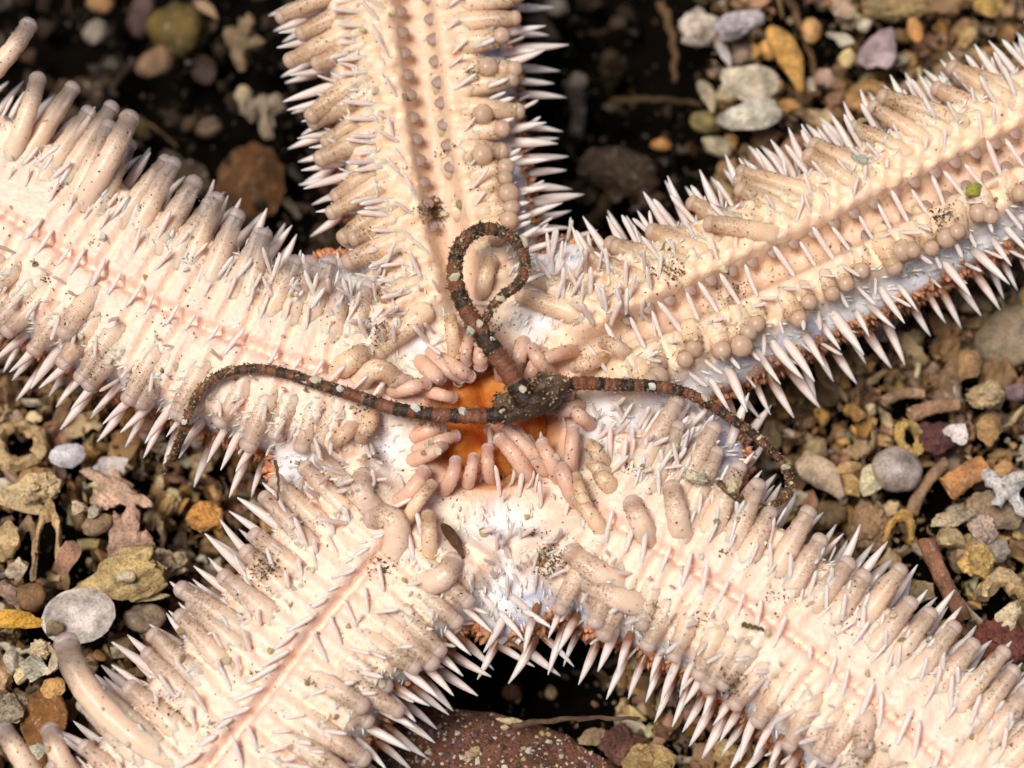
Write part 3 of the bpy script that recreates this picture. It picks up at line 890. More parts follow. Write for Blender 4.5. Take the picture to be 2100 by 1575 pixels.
# small spinelets of the body wall (white on the oral side, rusty on the flanks)
def spinelets():
    V, F, C = [], [], []

    def cone(p, d, L, r, c):
        a = Vector((0.3, 0.7, 0.2)).cross(d).normalized(); b = d.cross(a)
        o = len(V)
        for f, t in ((1.0, 0.0), (0.95, 0.55)):
            for j in range(5):
                w = j * 1.2566
                V.append(p + d * (L * t) + a * (r * f * math.cos(w)) + b * (r * f * math.sin(w))); C.append(c)
        V.append(p + d * L); C.append(c)
        for j in range(5):
            k = (j + 1) % 5
            F.append((o + j, o + k, o + 5 + k, o + 5 + j)); F.append((o + 5 + j, o + 5 + k, o + 10))
    n = len(body_polys)
    cen = body_co[np.array([f[0] for f in body_polys])]
    dist, s, h = arm_coords(cen[:, :2])
    lat = dist / h
    rm = np.hypot(cen[:, 0] - MOUTH.x, cen[:, 1] - MOUTH.y)
    idx = NR.permutation(n)
    a = b = 0
    for i in idx:
        p = Vector(cen[i])
        if not in_view(p, 20): continue
        f = body_polys[i]
        nn = (Vector(body_co[f[1]]) - Vector(body_co[f[0]])).cross(Vector(body_co[f[2]]) - Vector(body_co[f[0]]))
        if nn.length < 1e-9: continue
        nn.normalize()
        if p.z > -0.55 and ((lat[i] > 0.50 and rm[i] > 1.6) or (1.75 < rm[i] < 3.6 and dist[i] > 0.45)) and a < 2600:
            d = (nn * 0.7 + Vector(((p.x - MOUTH.x) / (rm[i] + 0.1), (p.y - MOUTH.y) / (rm[i] + 0.1), 0)) * 0.7 + Vector((R.gauss(0, 0.22), R.gauss(0, 0.22), R.gauss(0, 0.15)))).normalized()
            k = R.uniform(0.9, 1.0)
            cone(p - d * 0.05, d, R.uniform(0.12, 0.30), R.uniform(0.018, 0.030), (0.88 * k, 0.74 * k, 0.63 * k)); a += 1
        elif -1.9 < p.z < -0.55 and b < 6000:
            d = (nn + Vector((R.gauss(0, 0.4), R.gauss(0, 0.4), R.gauss(0, 0.4)))).normalized()
            k = R.uniform(0.6, 1.2)
            cone(p, d, R.uniform(0.08, 0.22), R.uniform(0.03, 0.06), (0.58 * k, 0.25 * k, 0.12 * k)); b += 1
    o = link('spinelet', make_mesh('spinelet', V, F, mat_vcol('spinelet_skin', 0.45, 0.1, 10, sss=0.8, var=0.1), col=C), starfish)
    o['kind'] = 'stuff'; o['label'] = 'short fine spinelets, white above and rusty on the flanks'


spinelets()

# surface of the whole starfish for what lies on it
sf_bvh = BVHTree.FromPolygons([tuple(v) for v in body_co] + [tuple(v) for v in ALLV], body_polys + [tuple(len(body_co) + q for q in f) for f in ALLF])


def rest(px, py, lift=0.0):
    """point of the starfish seen at a photo pixel"""
    d = (P(px, py, 0) - CAM).normalized()
    hit = sf_bvh.ray_cast(CAM, d)
    if hit[0] is None: return None, None
    return hit[0] + Vector((0, 0, lift)), hit[1]


# ------------------------------------------------------------------ brittle star on the mouth
brittle = bpy.data.objects.new('brittle_star', None)
scene.collection.objects.link(brittle)
tag(brittle, 'small brown banded brittle star with thin curled arms lying across the starfish mouth', 'brittle star')
BR_ARMS = [
    ('loop', [(1082, 828, 1.0), (1050, 772, 1.15), (1015, 722, 1.2), (985, 680, 1.25), (955, 632, 1.3), (936, 585, 1.35), (934, 535, 1.4), (953, 492, 1.4), (990, 470, 1.4), (1030, 476, 1.4), (1064, 503, 1.35), (1078, 543, 1.3), (1066, 580, 1.25), (1032, 606, 1.2), (1008, 632, 1.15), (992, 662, 1.1)], 0.23, 0.085),
    ('left', [(1040, 850, 0.85), (970, 853, 0.75), (890, 850, 0.72), (810, 838, 0.70), (730, 812, 0.68), (650, 787, 0.66), (585, 766, 0.66), (520, 756, 0.66), (455, 768, 0.64), (412, 800, 0.60), (390, 842, 0.50), (372, 890, 0.30), (354, 935, -0.2), (335, 968, -0.9)], 0.175, 0.055),
    ('right', [(1140, 800, 0.9), (1190, 786, 0.85), (1260, 789, 0.75), (1335, 791, 0.66), (1400, 803, 0.58), (1452, 828, 0.5), (1505, 862, 0.35), (1560, 903, 0.2), (1600, 945, 0.1), (1620, 985, 0.1), (1608, 1022, 0.15), (1562, 1040, 0.35), (1512, 1022, 0.5), (1472, 988, 0.55)], 0.155, 0.06),
]
BR_PATHS = []
DISC = []


def build_brittle():
    V, F, C = [], [], []
    dark, rust, pale, tan = (0.032, 0.016, 0.008), (0.22, 0.068, 0.028), (0.34, 0.18, 0.10), (0.14, 0.085, 0.04)
    for name, rows, r0, r1 in BR_ARMS:
        pts = spline([P(*q) for q in rows], 16)
        L = [0.0]
        for i in range(1, len(pts)): L.append(L[-1] + (pts[i] - pts[i - 1]).length)
        rad, segs = [], []
        ph = 0.0
        for i in range(len(pts)):
            t = L[i] / L[-1]
            base = r0 + (r1 - r0) * t ** 0.9
            seglen = base * 1.15
            if i: ph += (L[i] - L[i - 1]) / seglen
            fr = ph % 1.0
            rad.append(base * (0.90 + 0.16 * math.sin(math.pi * min(1, fr * 1.15)) ** 0.8))
            segs.append(ph)
        T, N, B = frames(pts)
        o = len(V); seg = 12
        rr = random.Random(hash(name) % 97 if False else len(rows) * 7)
        bands, cur = [], 0
        while len(bands) < 120:
            cur = 1 - cur
            bands += [cur] * (rr.choice((1, 2, 2)) if cur else rr.choice((1, 2, 3)))
        for i, p in enumerate(pts):
            k = int(segs[i]); fr = segs[i] % 1
            c = np.array(dark if bands[min(k, 119)] else rust)
            if fr < 0.16: c = c * 0.4 + np.array(pale) * 0.6 if not bands[min(k, 119)] else c * 0.75 + np.array(pale) * 0.25
            tt = L[i] / L[-1]
            c = c * (1 - 0.35 * tt) + np.array(tan) * 0.35 * tt
            for j in range(seg):
                a = 2 * math.pi * j / seg
                nz = 1 + 0.06 * noise.noise((p.x * 5, p.y * 5, j * 1.7))
                V.append(p + N[i] * (rad[i] * math.cos(a) * 0.88 * nz) + B[i] * (rad[i] * math.sin(a) * nz))
                up = (N[i] * math.cos(a) + B[i] * math.sin(a)).z
                C.append(tuple(c * rr.uniform(0.85, 1.15) * (1.0 if up > -0.2 else 1.3)))
        for i in range(len(pts) - 1):
            for j in range(seg):
                F.append((o + i * seg + j, o + i * seg + (j + 1) % seg, o + (i + 1) * seg + (j + 1) % seg, o + (i + 1) * seg + j))
        F.append(tuple(o + j for j in range(seg))[::-1]); F.append(tuple(o + (len(pts) - 1) * seg + j for j in range(seg)))
        BR_PATHS.append((pts, rad, T, N, B))
    # the disc: a tilted pad with swollen shields over the arm bases
    cen = P(1092, 822, 0.78)
    ax = (P(1176, 785, 0.95) - P(1008, 858, 0.72)); ax.normalize()
    nrm = Vector((-0.28, 0.55, 0.78)); nrm = (nrm - ax * nrm.dot(ax)).normalized()
    ay = nrm.cross(ax)
    o = len(V); rings, seg = 18, 40
    for i in range(rings + 1):
        t = math.pi * i / rings
        for j in range(seg):
            b = 2 * math.pi * j / seg
            lobe = 1 + 0.07 * math.cos(5 * b)
            x = 0.82 * lobe * math.sin(t) * math.cos(b); y = 0.42 * lobe * math.sin(t) * math.sin(b)
            z = 0.23 * math.copysign(abs(math.cos(t)) ** 0.8, math.cos(t))
            if z > 0:
                for bx, by in ((-0.62, 0.16), (0.50, 0.25), (-0.20, 0.42), (0.05, -0.3), (0.72, -0.1)):
                    z += 0.17 * math.exp(-((x - bx) ** 2 + (y - by) ** 2) / 0.05)
            z += 0.07 * noise.noise((x * 4, y * 4, 1.0)) + 0.04 * noise.noise((x * 9, y * 9, 4.0))
            if z > 0: DISC.append((cen + ax * x + ay * y + nrm * z, y))
            V.append(cen + ax * x + ay * y + nrm * z)
            m = 0.5 + 0.5 * noise.noise((x * 2.6, y * 2.6, 7.0))
            edge = math.sin(t) > 0.86
            c = np.array(dark) * (1 - m) + np.array((0.10, 0.05, 0.03)) * m
            for bx, by, rr2, cc in ((0.72, 0.22, 0.05, (0.50, 0.32, 0.22)), (-0.55, 0.34, 0.06, (0.46, 0.28, 0.16)), (-0.86, 0.0, 0.03, (0.36, 0.16, 0.10)), (0.92, -0.05, 0.025, (0.45, 0.20, 0.14)), (0.02, 0.30, 0.03, (0.30, 0.07, 0.03)), (0.28, 0.05, 0.008, (0.42, 0.30, 0.22))):
                f = math.exp(-((x - bx) ** 2 + (y - by) ** 2) / rr2) * (0.6 + 0.4 * noise.noise((x * 9, y * 9, 2.0)))
                if nrm.z > 0 and math.cos(t) > -0.1: c = c * (1 - f) + np.array(cc) * f
            C.append(tuple(c))
    for i in range(rings):
        for j in range(seg):
            F.append((o + i * seg + j, o + (i + 1) * seg + j, o + (i + 1) * seg + (j + 1) % seg, o + i * seg + (j + 1) % seg))
    link('body', make_mesh('brittle_star_body', V, F, brittle_mat, col=C), brittle)
    # arm spines: short needles in rows
    V, F, C = [], [], []
    for pts, rad, T, N, B in BR_PATHS:
        for i in range(6, len(pts) - 1, 2):
            for sgn in (-1, 1):
                for a0 in (0.9, 1.5, 2.1):
                    if R.random() < 0.5: continue
                    a = a0 * sgn + R.uniform(-0.2, 0.2)
                    out = N[i] * math.cos(a) + B[i] * math.sin(a)
                    d = (out + T[i] * 0.7 + Vector((R.gauss(0, 0.2), R.gauss(0, 0.2), R.gauss(0, 0.2)))).normalized()
                    p = pts[i] + out * rad[i] * 0.9
                    L = rad[i] * R.uniform(0.35, 0.7); w = 0.014
                    x = d.cross(Vector((0.2, 0.4, 0.9))).normalized(); y = d.cross(x); o = len(V)
                    V += [p + x * w, p - x * w * 0.5 + y * w, p - x * w * 0.5 - y * w, p + d * L]
                    c = R.choice(((0.42, 0.27, 0.18), (0.30, 0.15, 0.09), (0.20, 0.14, 0.08)))
                    C += [c] * 4
                    F += [(o, o + 1, o + 3), (o + 1, o + 2, o + 3), (o + 2, o, o + 3)]
    o = link('arm_spine', make_mesh('arm_spine', V, F, grain_mat, col=C, smooth=False), brittle)
    o['kind'] = 'stuff'; o['label'] = 'fine short needles along the thin arms'


build_brittle()

# ------------------------------------------------------------------ shapes of shell pieces and stones (unit size)
def s_pebble(seed, sub=3, rough=0.25, fine=0.05):
    V, F = ico(sub); out = []
    for v in V:
        q = Vector(v); s = Vector((seed * 3.1, seed * 1.7, seed * 0.9))
        k = 1 + rough * noise.noise(q * 1.1 + s) + rough * 0.6 * noise.noise(q * 2.3 + s) + fine * noise.noise(q * 6 + s)
        out.append(q * k)
    return out, F


def s_chunk(seed, sub=3, planes=9):
    """broken angular piece: a ball cut by random planes, with a rough face"""
    rr = random.Random(seed); V, F = ico(sub); out = []
    pl = []
    for _ in range(planes):
        d = Vector((rr.gauss(0, 1), rr.gauss(0, 1), rr.gauss(0, 1))).normalized(); pl.append((d, rr.uniform(0.32, 0.75)))
    s = Vector((seed * 2.3, seed * 1.1, 0.4))
    for v in V:
        q = Vector(v)
        for d, h in pl:
            k = q.dot(d) - h
            if k > 0: q = q - d * k
        q *= 1.25 * (1 + 0.20 * noise.noise(q * 2.6 + s) + 0.11 * noise.noise(q * 7 + s))
        out.append(q)
    return out, F


def s_knob(seed, sub=4, holes=True):
    """knobbly, pitted coralline lump"""
    V, F = ico(sub); out = []; s = Vector((seed * 1.3, seed * 2.9, seed * 0.7))
    for v in V:
        q = Vector(v)
        k = 1 + 0.35 * noise.noise(q * 1.4 + s) + 0.30 * abs(noise.noise(q * 3.2 + s)) - 0.12 + 0.10 * noise.noise(q * 8 + s)
        if holes: k -= 0.45 * max(0, noise.noise(q * 2.1 + s * 2) - 0.22) / 0.5
        out.append(q * k)
    return out, F


def s_shard(seed, curve=0.55, thick=0.13, n=9, fan=False):
    """curved broken plate with a ragged outline"""
    rr = random.Random(seed); m = n * 3; V, F = [], []
    rad = []
    for j in range(n): rad.append(rr.uniform(0.5, 1.12))
    out = []
    for j in range(m):
        t = j / 3; a, b = rad[int(t) % n], rad[(int(t) + 1) % n]
        out.append((a + (b - a) * (t % 1)) * rr.uniform(0.94, 1.05))
    rings = 5
    for side in (1, -1):
        for i in range(rings + 1):
            f = i / rings
            for j in range(m):
                an = 2 * math.pi * j / m
                x, y = out[j] * f * math.cos(an), out[j] * f * math.sin(an)
                z = curve * (x * x + 0.35 * y * y) + 0.05 * noise.noise((x * 3, y * 3, seed))
                if fan: z += 0.035 * math.cos(9 * math.atan2(y, x + 1.2) * 3)
                t = thick * (1 - 0.35 * f ** 3) * (1 + 0.4 * noise.noise((x * 2, y * 2, seed + 5)))
                V.append((x, y, -z + side * t * 0.5))
    h = (rings + 1) * m
    for i in range(rings):
        for j in range(m):
            k = (j + 1) % m
            F.append((i * m + j, (i + 1) * m + j, (i + 1) * m + k, i * m + k))
            F.append((h + i * m + j, h + i * m + k, h + (i + 1) * m + k, h + (i + 1) * m + j))
    for j in range(m):
        k = (j + 1) % m
        F.append((rings * m + j, h + rings * m + j, h + rings * m + k, rings * m + k))
    return [Vector(v) for v in V], F


def s_cup(seed, depth=0.7, span=1.0, ribs=0, wall=0.10, ragged=0.10):
    """one valve or a piece of a hollow shell: open bowl with a wall"""
    rr = random.Random(seed); V, F = [], []; rings, m = 8, 28
    edge = [1 + ragged * rr.uniform(-1, 1) for _ in range(m)]
    for side in (0, 1):
        for i in range(rings + 1):
            f = i / rings
            for j in range(m):
                a = 2 * math.pi * j / m
                r = f * edge[j] * (1 + 0.18 * math.cos(a))
                k = 1 - wall * side
                x, y = r * math.cos(a) * k, r * 0.78 * math.sin(a) * k
                z = depth * (1 - min(1, f) ** 2.2) * k - (0 if side == 0 else 0.0)
                if ribs: z += 0.02 * math.cos(ribs * a) * f
                z += 0.02 * math.sin(f * 22) * (1 - side) + 0.05 * noise.noise((x * 2, y * 2, seed))
                V.append((x, y, z - side * wall * 0.5))
    h = (rings + 1) * m
    for i in range(rings):
        for j in range(m):
            k = (j + 1) % m
            F.append((i * m + j, (i + 1) * m + j, (i + 1) * m + k, i * m + k))
            F.append((h + i * m + j, h + i * m + k, h + (i + 1) * m + k, h + (i + 1) * m + j))
    for j in range(m):
        k = (j + 1) % m
        F.append((rings * m + j, h + rings * m + j, h + rings * m + k, rings * m + k))
    return [Vector(v) for v in V], F


def s_tube(seed, bend=0.25, r=0.34, wall=0.3, taper=0.85, knots=0.06):
    """hollow tube lying along x"""
    rr = random.Random(seed); n, m = 14, 16; V, F = [], []
    pts = [Vector((-1 + 2 * i / (n - 1), bend * math.sin(math.pi * i / (n - 1)), 0)) for i in range(n)]
    T, N, B = frames(pts)
    for side in (0, 1):
        for i in range(n):
            t = i / (n - 1)
            rad = r * (1 + (taper - 1) * t) * (1 + knots * math.sin(i * 2.1 + seed)) * (1 if side == 0 else 1 - wall)
            for j in range(m):
                a = 2 * math.pi * j / m
                e = 1 + 0.10 * noise.noise((math.cos(a) * 1.5 + seed, math.sin(a) * 1.5, t * 4))
                x = T[i] * (0.10 * noise.noise((a, seed, 2.0)) if i in (0, n - 1) else 0)
                V.append(pts[i] + x + N[i] * (rad * e * math.cos(a)) + B[i] * (rad * e * math.sin(a)))
    h = n * m
    for i in range(n - 1):
        for j in range(m):
            k = (j + 1) % m
            F.append((i * m + j, i * m + k, (i + 1) * m + k, (i + 1) * m + j))
            F.append((h + i * m + j, h + (i + 1) * m + j, h + (i + 1) * m + k, h + i * m + k))
    for e in (0, n - 1):
        for j in range(m):
            k = (j + 1) % m
            F.append((e * m + j, h + e * m + j, h + e * m + k, e * m + k))
    return V, F


def s_stick(seed, bend=0.15, r=0.12, taper=0.6):
    pts = [Vector((-1 + 2 * i / 13, bend * math.sin(math.pi * i / 13) + 0.04 * math.sin(i * 1.9 + seed), 0.02 * math.cos(i * 2.7))) for i in range(14)]
    rad = [r * (1 + (taper - 1) * i / 13) * (1 + 0.12 * math.sin(i * 2.3 + seed)) for i in range(14)]
    V, F, K = sweep(pts, rad, 10)
    return V, F


def s_branch(seed, arms=4, r=0.26):
    """branched coralline fragment; the arms run into one another"""
    rr = random.Random(seed); V, F = [], []
    a0 = rr.uniform(0, 6.28)
    for i in range(arms):
        a = a0 + i * 6.28 / arms + rr.uniform(-0.5, 0.5); L = rr.uniform(0.7, 1.1)
        end = Vector((math.cos(a) * L, math.sin(a) * L, rr.uniform(-0.1, 0.35)))
        mid = end * 0.5 + Vector((rr.uniform(-0.2, 0.2), rr.uniform(-0.2, 0.2), rr.uniform(0, 0.25)))
        pts = bezier(Vector((0, 0, 0)), mid * 0.7, mid * 1.3, end, 9)
        rad = [r * (1.5 - 0.8 * k / 8) * rr.uniform(0.8, 1.2) for k in range(9)]
        rad[-1] *= 0.6
        v, f, _ = sweep(pts, rad, 9)
        o = len(V); V += v; F += [tuple(o + q for q in t) for t in f]
        if rr.random() < 0.6:
            b = pts[5]; e = b + Vector((rr.uniform(-0.35, 0.35), rr.uniform(-0.35, 0.35), rr.uniform(0.05, 0.3)))
            v, f, _ = sweep([b.lerp(e, k / 5) for k in range(6)], [r * (0.8 - 0.1 * k) for k in range(6)], 8)
            o = len(V); V += v; F += [tuple(o + q for q in t) for t in f]
    V = [v + Vector((noise.noise(v * 4 + Vector((seed, 0, 0))), noise.noise(v * 4 + Vector((0, seed, 3))), noise.noise(v * 4 + Vector((5, 0, seed))))) * 0.16 for v in V]
    return V, F


def s_ring(seed, r=0.30, arc=1.0, tall=1.4):
    """barnacle-like ring with a ragged rim"""
    n, m = 36, 12; V, F = [], []
    full = arc >= 0.99; N_ = n if full else int(n * arc)
    for i in range(N_):
        a = 2 * math.pi * i / n
        R0 = 0.72 * (1 + 0.14 * noise.noise((math.cos(a) * 1.4 + seed, math.sin(a) * 1.4, 0)))
        rr_ = r * (1 + 0.30 * noise.noise((math.cos(a) * 2.5, math.sin(a) * 2.5, seed)))
        for j in range(m):
            b = 2 * math.pi * j / m
            ct, st = math.cos(b), math.sin(b)
            w = 1 + 0.18 * noise.noise((a * 2, b * 1.5, seed))
            V.append(Vector(((R0 + rr_ * ct * w * (1.0 if st < 0 else 0.7)) * math.cos(a), (R0 + rr_ * ct * w * (1.0 if st < 0 else 0.7)) * math.sin(a), rr_ * tall * st * w)))
    for i in range(N_ if full else N_ - 1):
        for j in range(m):
            i2, k = (i + 1) % N_, (j + 1) % m
            F.append((i * m + j, i2 * m + j, i2 * m + k, i * m + k))
    if not full:
        F.append(tuple(range(m))); F.append(tuple((N_ - 1) * m + j for j in range(m))[::-1])
    V = [v + Vector((noise.noise(v * 3.5 + Vector((seed, 0, 0))), noise.noise(v * 3.5 + Vector((0, seed, 3))), noise.noise(v * 3.5 + Vector((5, 0, seed))))) * 0.14 for v in V]
    return V, F


def s_limpet(seed, tall=0.75):
    V, F = [], []; rings, m = 12, 32
    for i in range(rings + 1):
        f = i / rings
        for j in range(m):
            a = 2 * math.pi * j / m
            r = f * (1 + 0.05 * math.cos(11 * a) * f + 0.08 * noise.noise((math.cos(a), math.sin(a), seed)))
            V.append(Vector((r * math.cos(a), r * math.sin(a) * 0.9, tall * (1 - f ** 1.15) + 0.02 * math.sin(f * 26))))
    for i in range(rings):
        for j in range(m):
            k = (j + 1) % m
            F.append((i * m + j, (i + 1) * m + j, (i + 1) * m + k, i * m + k))
    o = len(V)
    for j in range(m): V.append(V[rings * m + j] * 0.9 + Vector((0, 0, -0.04)))
    V.append(Vector((0, 0, tall * 0.6)))
    for j in range(m):
        k = (j + 1) % m
        F.append((rings * m + j, o + j, o + k, rings * m + k)); F.append((o + j, len(V) - 1, o + k))
    return V, F


def s_claw(seed):
    """tapering hollow claw tip"""
    pts = [Vector((-1 + 2 * i / 12, 0.12 * math.sin(i / 12 * 3.0), 0.1 * math.sin(i / 12 * 2))) for i in range(13)]
    rad = [0.10, 0.20, 0.27, 0.30, 0.31, 0.30, 0.31, 0.29, 0.24, 0.19, 0.15, 0.11, 0.07]
    V, F, _ = sweep(pts, rad, 14, flat=0.7)
    return V, F


SHAPES = {'pebble': s_pebble, 'chunk': s_chunk, 'knob': s_knob, 'shard': s_shard, 'cup': s_cup, 'tube': s_tube, 'stick': s_stick, 'branch': s_branch, 'ring': s_ring, 'limpet': s_limpet, 'claw': s_claw}
CATEGORY = {'pebble': 'pebble', 'chunk': 'stone chip', 'knob': 'coralline lump', 'shard': 'shell fragment', 'cup': 'shell', 'tube': 'worm tube', 'stick': 'seaweed stalk', 'branch': 'coralline twig', 'ring': 'barnacle', 'limpet': 'limpet', 'claw': 'claw tip'}
NAME = {'pebble': 'pebble', 'chunk': 'stone_chip', 'knob': 'coralline_lump', 'shard': 'shell_fragment', 'cup': 'shell_valve', 'tube': 'worm_tube', 'stick': 'seaweed_stalk', 'branch': 'coralline_twig', 'ring': 'barnacle', 'limpet': 'limpet', 'claw': 'claw_tip'}
MATS = {'pebble': stone_mat, 'chunk': shell_mat, 'knob': shell_mat, 'shard': shell_mat, 'cup': shell_mat, 'tube': shell_mat, 'stick': wood_mat, 'branch': shell_mat, 'ring': shell_mat, 'limpet': stone_mat, 'claw': shell_mat}
HERO_SPOTS = []
BOULDER = []


def piece(kind, px, py, w, h, rot, color, label, lift=0.25, tilt=(0, 0), mat=None, name=None, cat=None, thick=None, **kw):
    """one shell piece or stone seen at photo pixel px, py, about w by h pixels, turned rot degrees"""
    seed = len(HERO_SPOTS) + 1
    V, F = SHAPES[kind](seed, **kw)
    z = -3.0
    for _ in range(3):
        q = P(px, py, z); z = ground_z(q.x, q.y) + lift
    k = (DIST - z * math.cos(TILT)) / DIST
    sx, sy = w / 200.0 * k, h / 200.0 * k
    A = np.array([tuple(v) for v in V])
    ext = (A.max(0) - A.min(0)) / 2
    sz = thick / max(ext[2], 1e-3) if thick else min(sx / max(ext[0], 1e-3), sy / max(ext[1], 1e-3)) * 0.9
    A = (A - (A.max(0) + A.min(0)) / 2) * np.array((sx / ext[0], sy / ext[1], sz))
    rz = Matrix.Rotation(math.radians(-rot), 3, 'Z') @ Matrix.Rotation(math.radians(tilt[0]), 3, 'X') @ Matrix.Rotation(math.radians(tilt[1]), 3, 'Y')
    if tilt == (0, 0) and kind in ('shard', 'chunk', 'knob', 'cup', 'ring', 'branch'):
        rz = rz @ Matrix.Rotation(math.radians(22 * math.sin(seed * 2.4)), 3, 'X') @ Matrix.Rotation(math.radians(20 * math.cos(seed * 1.7)), 3, 'Y')
    A = A @ np.array(rz).T
    if name == 'boulder':
        BOULDER.append((A + np.array(P(px, py, z)), F))
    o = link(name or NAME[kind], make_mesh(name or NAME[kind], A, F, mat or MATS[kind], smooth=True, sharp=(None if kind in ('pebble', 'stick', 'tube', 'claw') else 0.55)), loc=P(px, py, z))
    k = 1.12 if z > -4.2 else 0.9  # pieces in the deep gaps get a darker colour, for dim light
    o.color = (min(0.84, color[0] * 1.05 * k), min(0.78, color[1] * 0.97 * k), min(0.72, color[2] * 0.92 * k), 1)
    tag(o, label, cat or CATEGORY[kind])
    HERO_SPOTS.append((o.location.x, o.location.y, max(sx, sy), z))
    return o


OCHRE = (0.62, 0.34, 0.10); CREAMC = (0.70, 0.56, 0.36); WHITE = (0.74, 0.68, 0.58); TANC = (0.48, 0.31, 0.16); OLIVE = (0.26, 0.20, 0.04); LILAC = (0.50, 0.42, 0.44); GREY = (0.46, 0.42, 0.38)
DKBR = (0.13, 0.07, 0.03); ORANGE = (0.75, 0.30, 0.04); PINKB = (0.42, 0.20, 0.14); YELL = (0.66, 0.46, 0.14)
# gap above, between the left arm and the top arm; most colours darkened to imitate dim light
piece('pebble', 362, 62, 135, 125, 20, (0.17, 0.12, 0.02), 'largest olive green pebble in the dark gap beside the top arm', 0.5)
piece('pebble', 322, 128, 100, 66, -35, (0.25, 0.15, 0.08), 'tan oval pebble leaning under the olive green pebble', 0.9)
piece('pebble', 197, 66, 58, 60, 15, (0.32, 0.28, 0.22), 'small pale grey pebble alone in the dark upper gap', 0.5)
piece('pebble', 205, 6, 64, 48, 0, (0.42, 0.24, 0.09), 'orange tan pebble cut by the upper picture edge', 0.6)
piece('pebble', 292, 30, 60, 110, 10, (0.10, 0.055, 0.05), 'dull purplish stone behind the olive green pebble', 0.1)
piece('branch', 500, 85, 110, 120, 30, (0.34, 0.25, 0.14), 'cream branched twig beside the tips of the top arm spines', 0.7)
piece('branch', 540, 238, 100, 110, 80, (0.46, 0.37, 0.26), 'pale forked twig above the orange limpet', 0.8, arms=3)
piece('limpet', 512, 372, 150, 190, 10, (0.15, 0.058, 0.01), 'large orange limpet in the dim gap beside the top arm', 0.2)
piece('shard', 368, 362, 145, 110, 12, (0.085, 0.06, 0.03), 'dull brown flat shell plate beside the orange limpet', 0.3)
piece('ring', 162, 208, 130, 120, 0, (0.07, 0.04, 0.02), 'brown ringed shell in the dark behind the clear tube feet', 0.3)
piece('stick', 322, 268, 120, 12, 38, (0.16, 0.10, 0.04), 'thin brown stem crossing the dark upper gap', 0.6)
piece('pebble', 428, 262, 62, 46, -20, (0.11, 0.07, 0.04), 'brown grey pebble below the cream branched twig', 0.4)
piece('claw', 425, 18, 66, 26, 40, (0.60, 0.42, 0.24), 'small pointed cream chip beside the olive green pebble', 0.7)
piece('chunk', 268, 400, 60, 44, 0, (0.10, 0.06, 0.03), 'dark chip behind the spines of the left arm', 0.1)
piece('pebble', 500, 195, 40, 44, 0, (0.56, 0.46, 0.28), 'small cream pebble touching the pale forked twig', 0.8)
# gap above, between the top arm and the right arm
piece('stick', 1374, 85, 190, 34, 82, (0.20, 0.12, 0.05), 'thick upright brown stem beside the white knobbly lump', 1.0)
piece('stick', 1650, 90, 250, 30, 75, (0.17, 0.10, 0.04), 'long brown stem behind the yellow claw tip', 0.4)
piece('stick', 1345, 208, 200, 22, 2, (0.13, 0.08, 0.03), 'dark stem lying level in the gap beside the top arm', 0.5)
piece('knob', 1432, 58, 95, 85, 25, (0.72, 0.64, 0.54), 'white knobbly lump beside the thick upright stem', 0.7)
piece('knob', 1515, 48, 115, 62, -10, (0.52, 0.49, 0.52), 'lilac grey knobbly lump beside the white one', 0.7)
piece('claw', 1487, 112, 62, 24, 65, (0.60, 0.56, 0.54), 'slim grey stalk hanging under the lilac grey lump', 0.9)
piece('claw', 1618, 118, 165, 58, 68, (0.76, 0.40, 0.10), 'yellow orange claw tip pointing down to the right arm', 1.0)
piece('pebble', 1578, 102, 46, 50, 0, (0.66, 0.36, 0.10), 'small orange pebble against the yellow claw tip', 0.7)
piece('pebble', 1665, 62, 44, 60, 10, (0.68, 0.40, 0.16), 'orange tan pebble above the cream curved chip', 0.9)
piece('shard', 1722, 80, 62, 34, 25, (0.68, 0.63, 0.48), 'cream curved chip above the pale yellow pebble', 0.9)
piece('pebble', 1737, 120, 40, 52, 20, (0.66, 0.52, 0.24), 'pale yellow pebble beside the lilac flat shell', 0.9)
piece('pebble', 1772, 52, 32, 34, 0, (0.64, 0.60, 0.46), 'tiny cream pebble touching the lilac flat shell', 0.9)
piece('shard', 1802, 98, 82, 130, 20, (0.42, 0.33, 0.34), 'lilac flat shell behind the spines of the right arm', 0.8, mat=pearl_mat)
piece('pebble', 1876, 62, 34, 60, -10, (0.62, 0.32, 0.11), 'slim orange pebble behind the upper right spines', 0.8)
piece('chunk', 2025, 14, 74, 56, 0, (0.64, 0.42, 0.12), 'yellow stone chip cut by the upper picture edge', 0.8)
piece('shard', 1538, 172, 128, 84, -10, (0.72, 0.64, 0.48), 'broad cream broken shell above the right arm', 1.0, tilt=(15, 0))
piece('shard', 1535, 238, 140, 66, -16, (0.74, 0.70, 0.58), 'white three pointed shell plate just above the right arm spines', 1.1, n=6)
piece('claw', 1452, 196, 78, 34, 70, (0.52, 0.44, 0.30), 'pointed pale chip standing under the dark level stem', 0.9)
piece('pebble', 1448, 250, 72, 50, 10, (0.26, 0.22, 0.08), 'olive stone beside the three pointed shell plate', 0.5)
piece('pebble', 1470, 298, 70, 44, 20, (0.40, 0.36, 0.24), 'grey green pebble between the right arm spine tips', 0.7)
piece('pebble', 1356, 296, 46, 28, 0, (0.42, 0.20, 0.05), 'small orange brown pebble in the dark gap', 0.5)
piece('cup', 1275, 352, 190, 100, 15, (0.075, 0.045, 0.025), 'dark brown smooth shell in the corner between two arms', 0.6)
piece('tube', 1180, 222, 150, 46, 85, (0.10, 0.085, 0.07), 'dim grey tube behind the spines of the top arm', 0.5)  # shade beside the top arm is put into its colour
piece('knob', 1185, 166, 44, 40, 0, (0.48, 0.42, 0.34), 'small pale crust above the dim grey tube', 0.8)
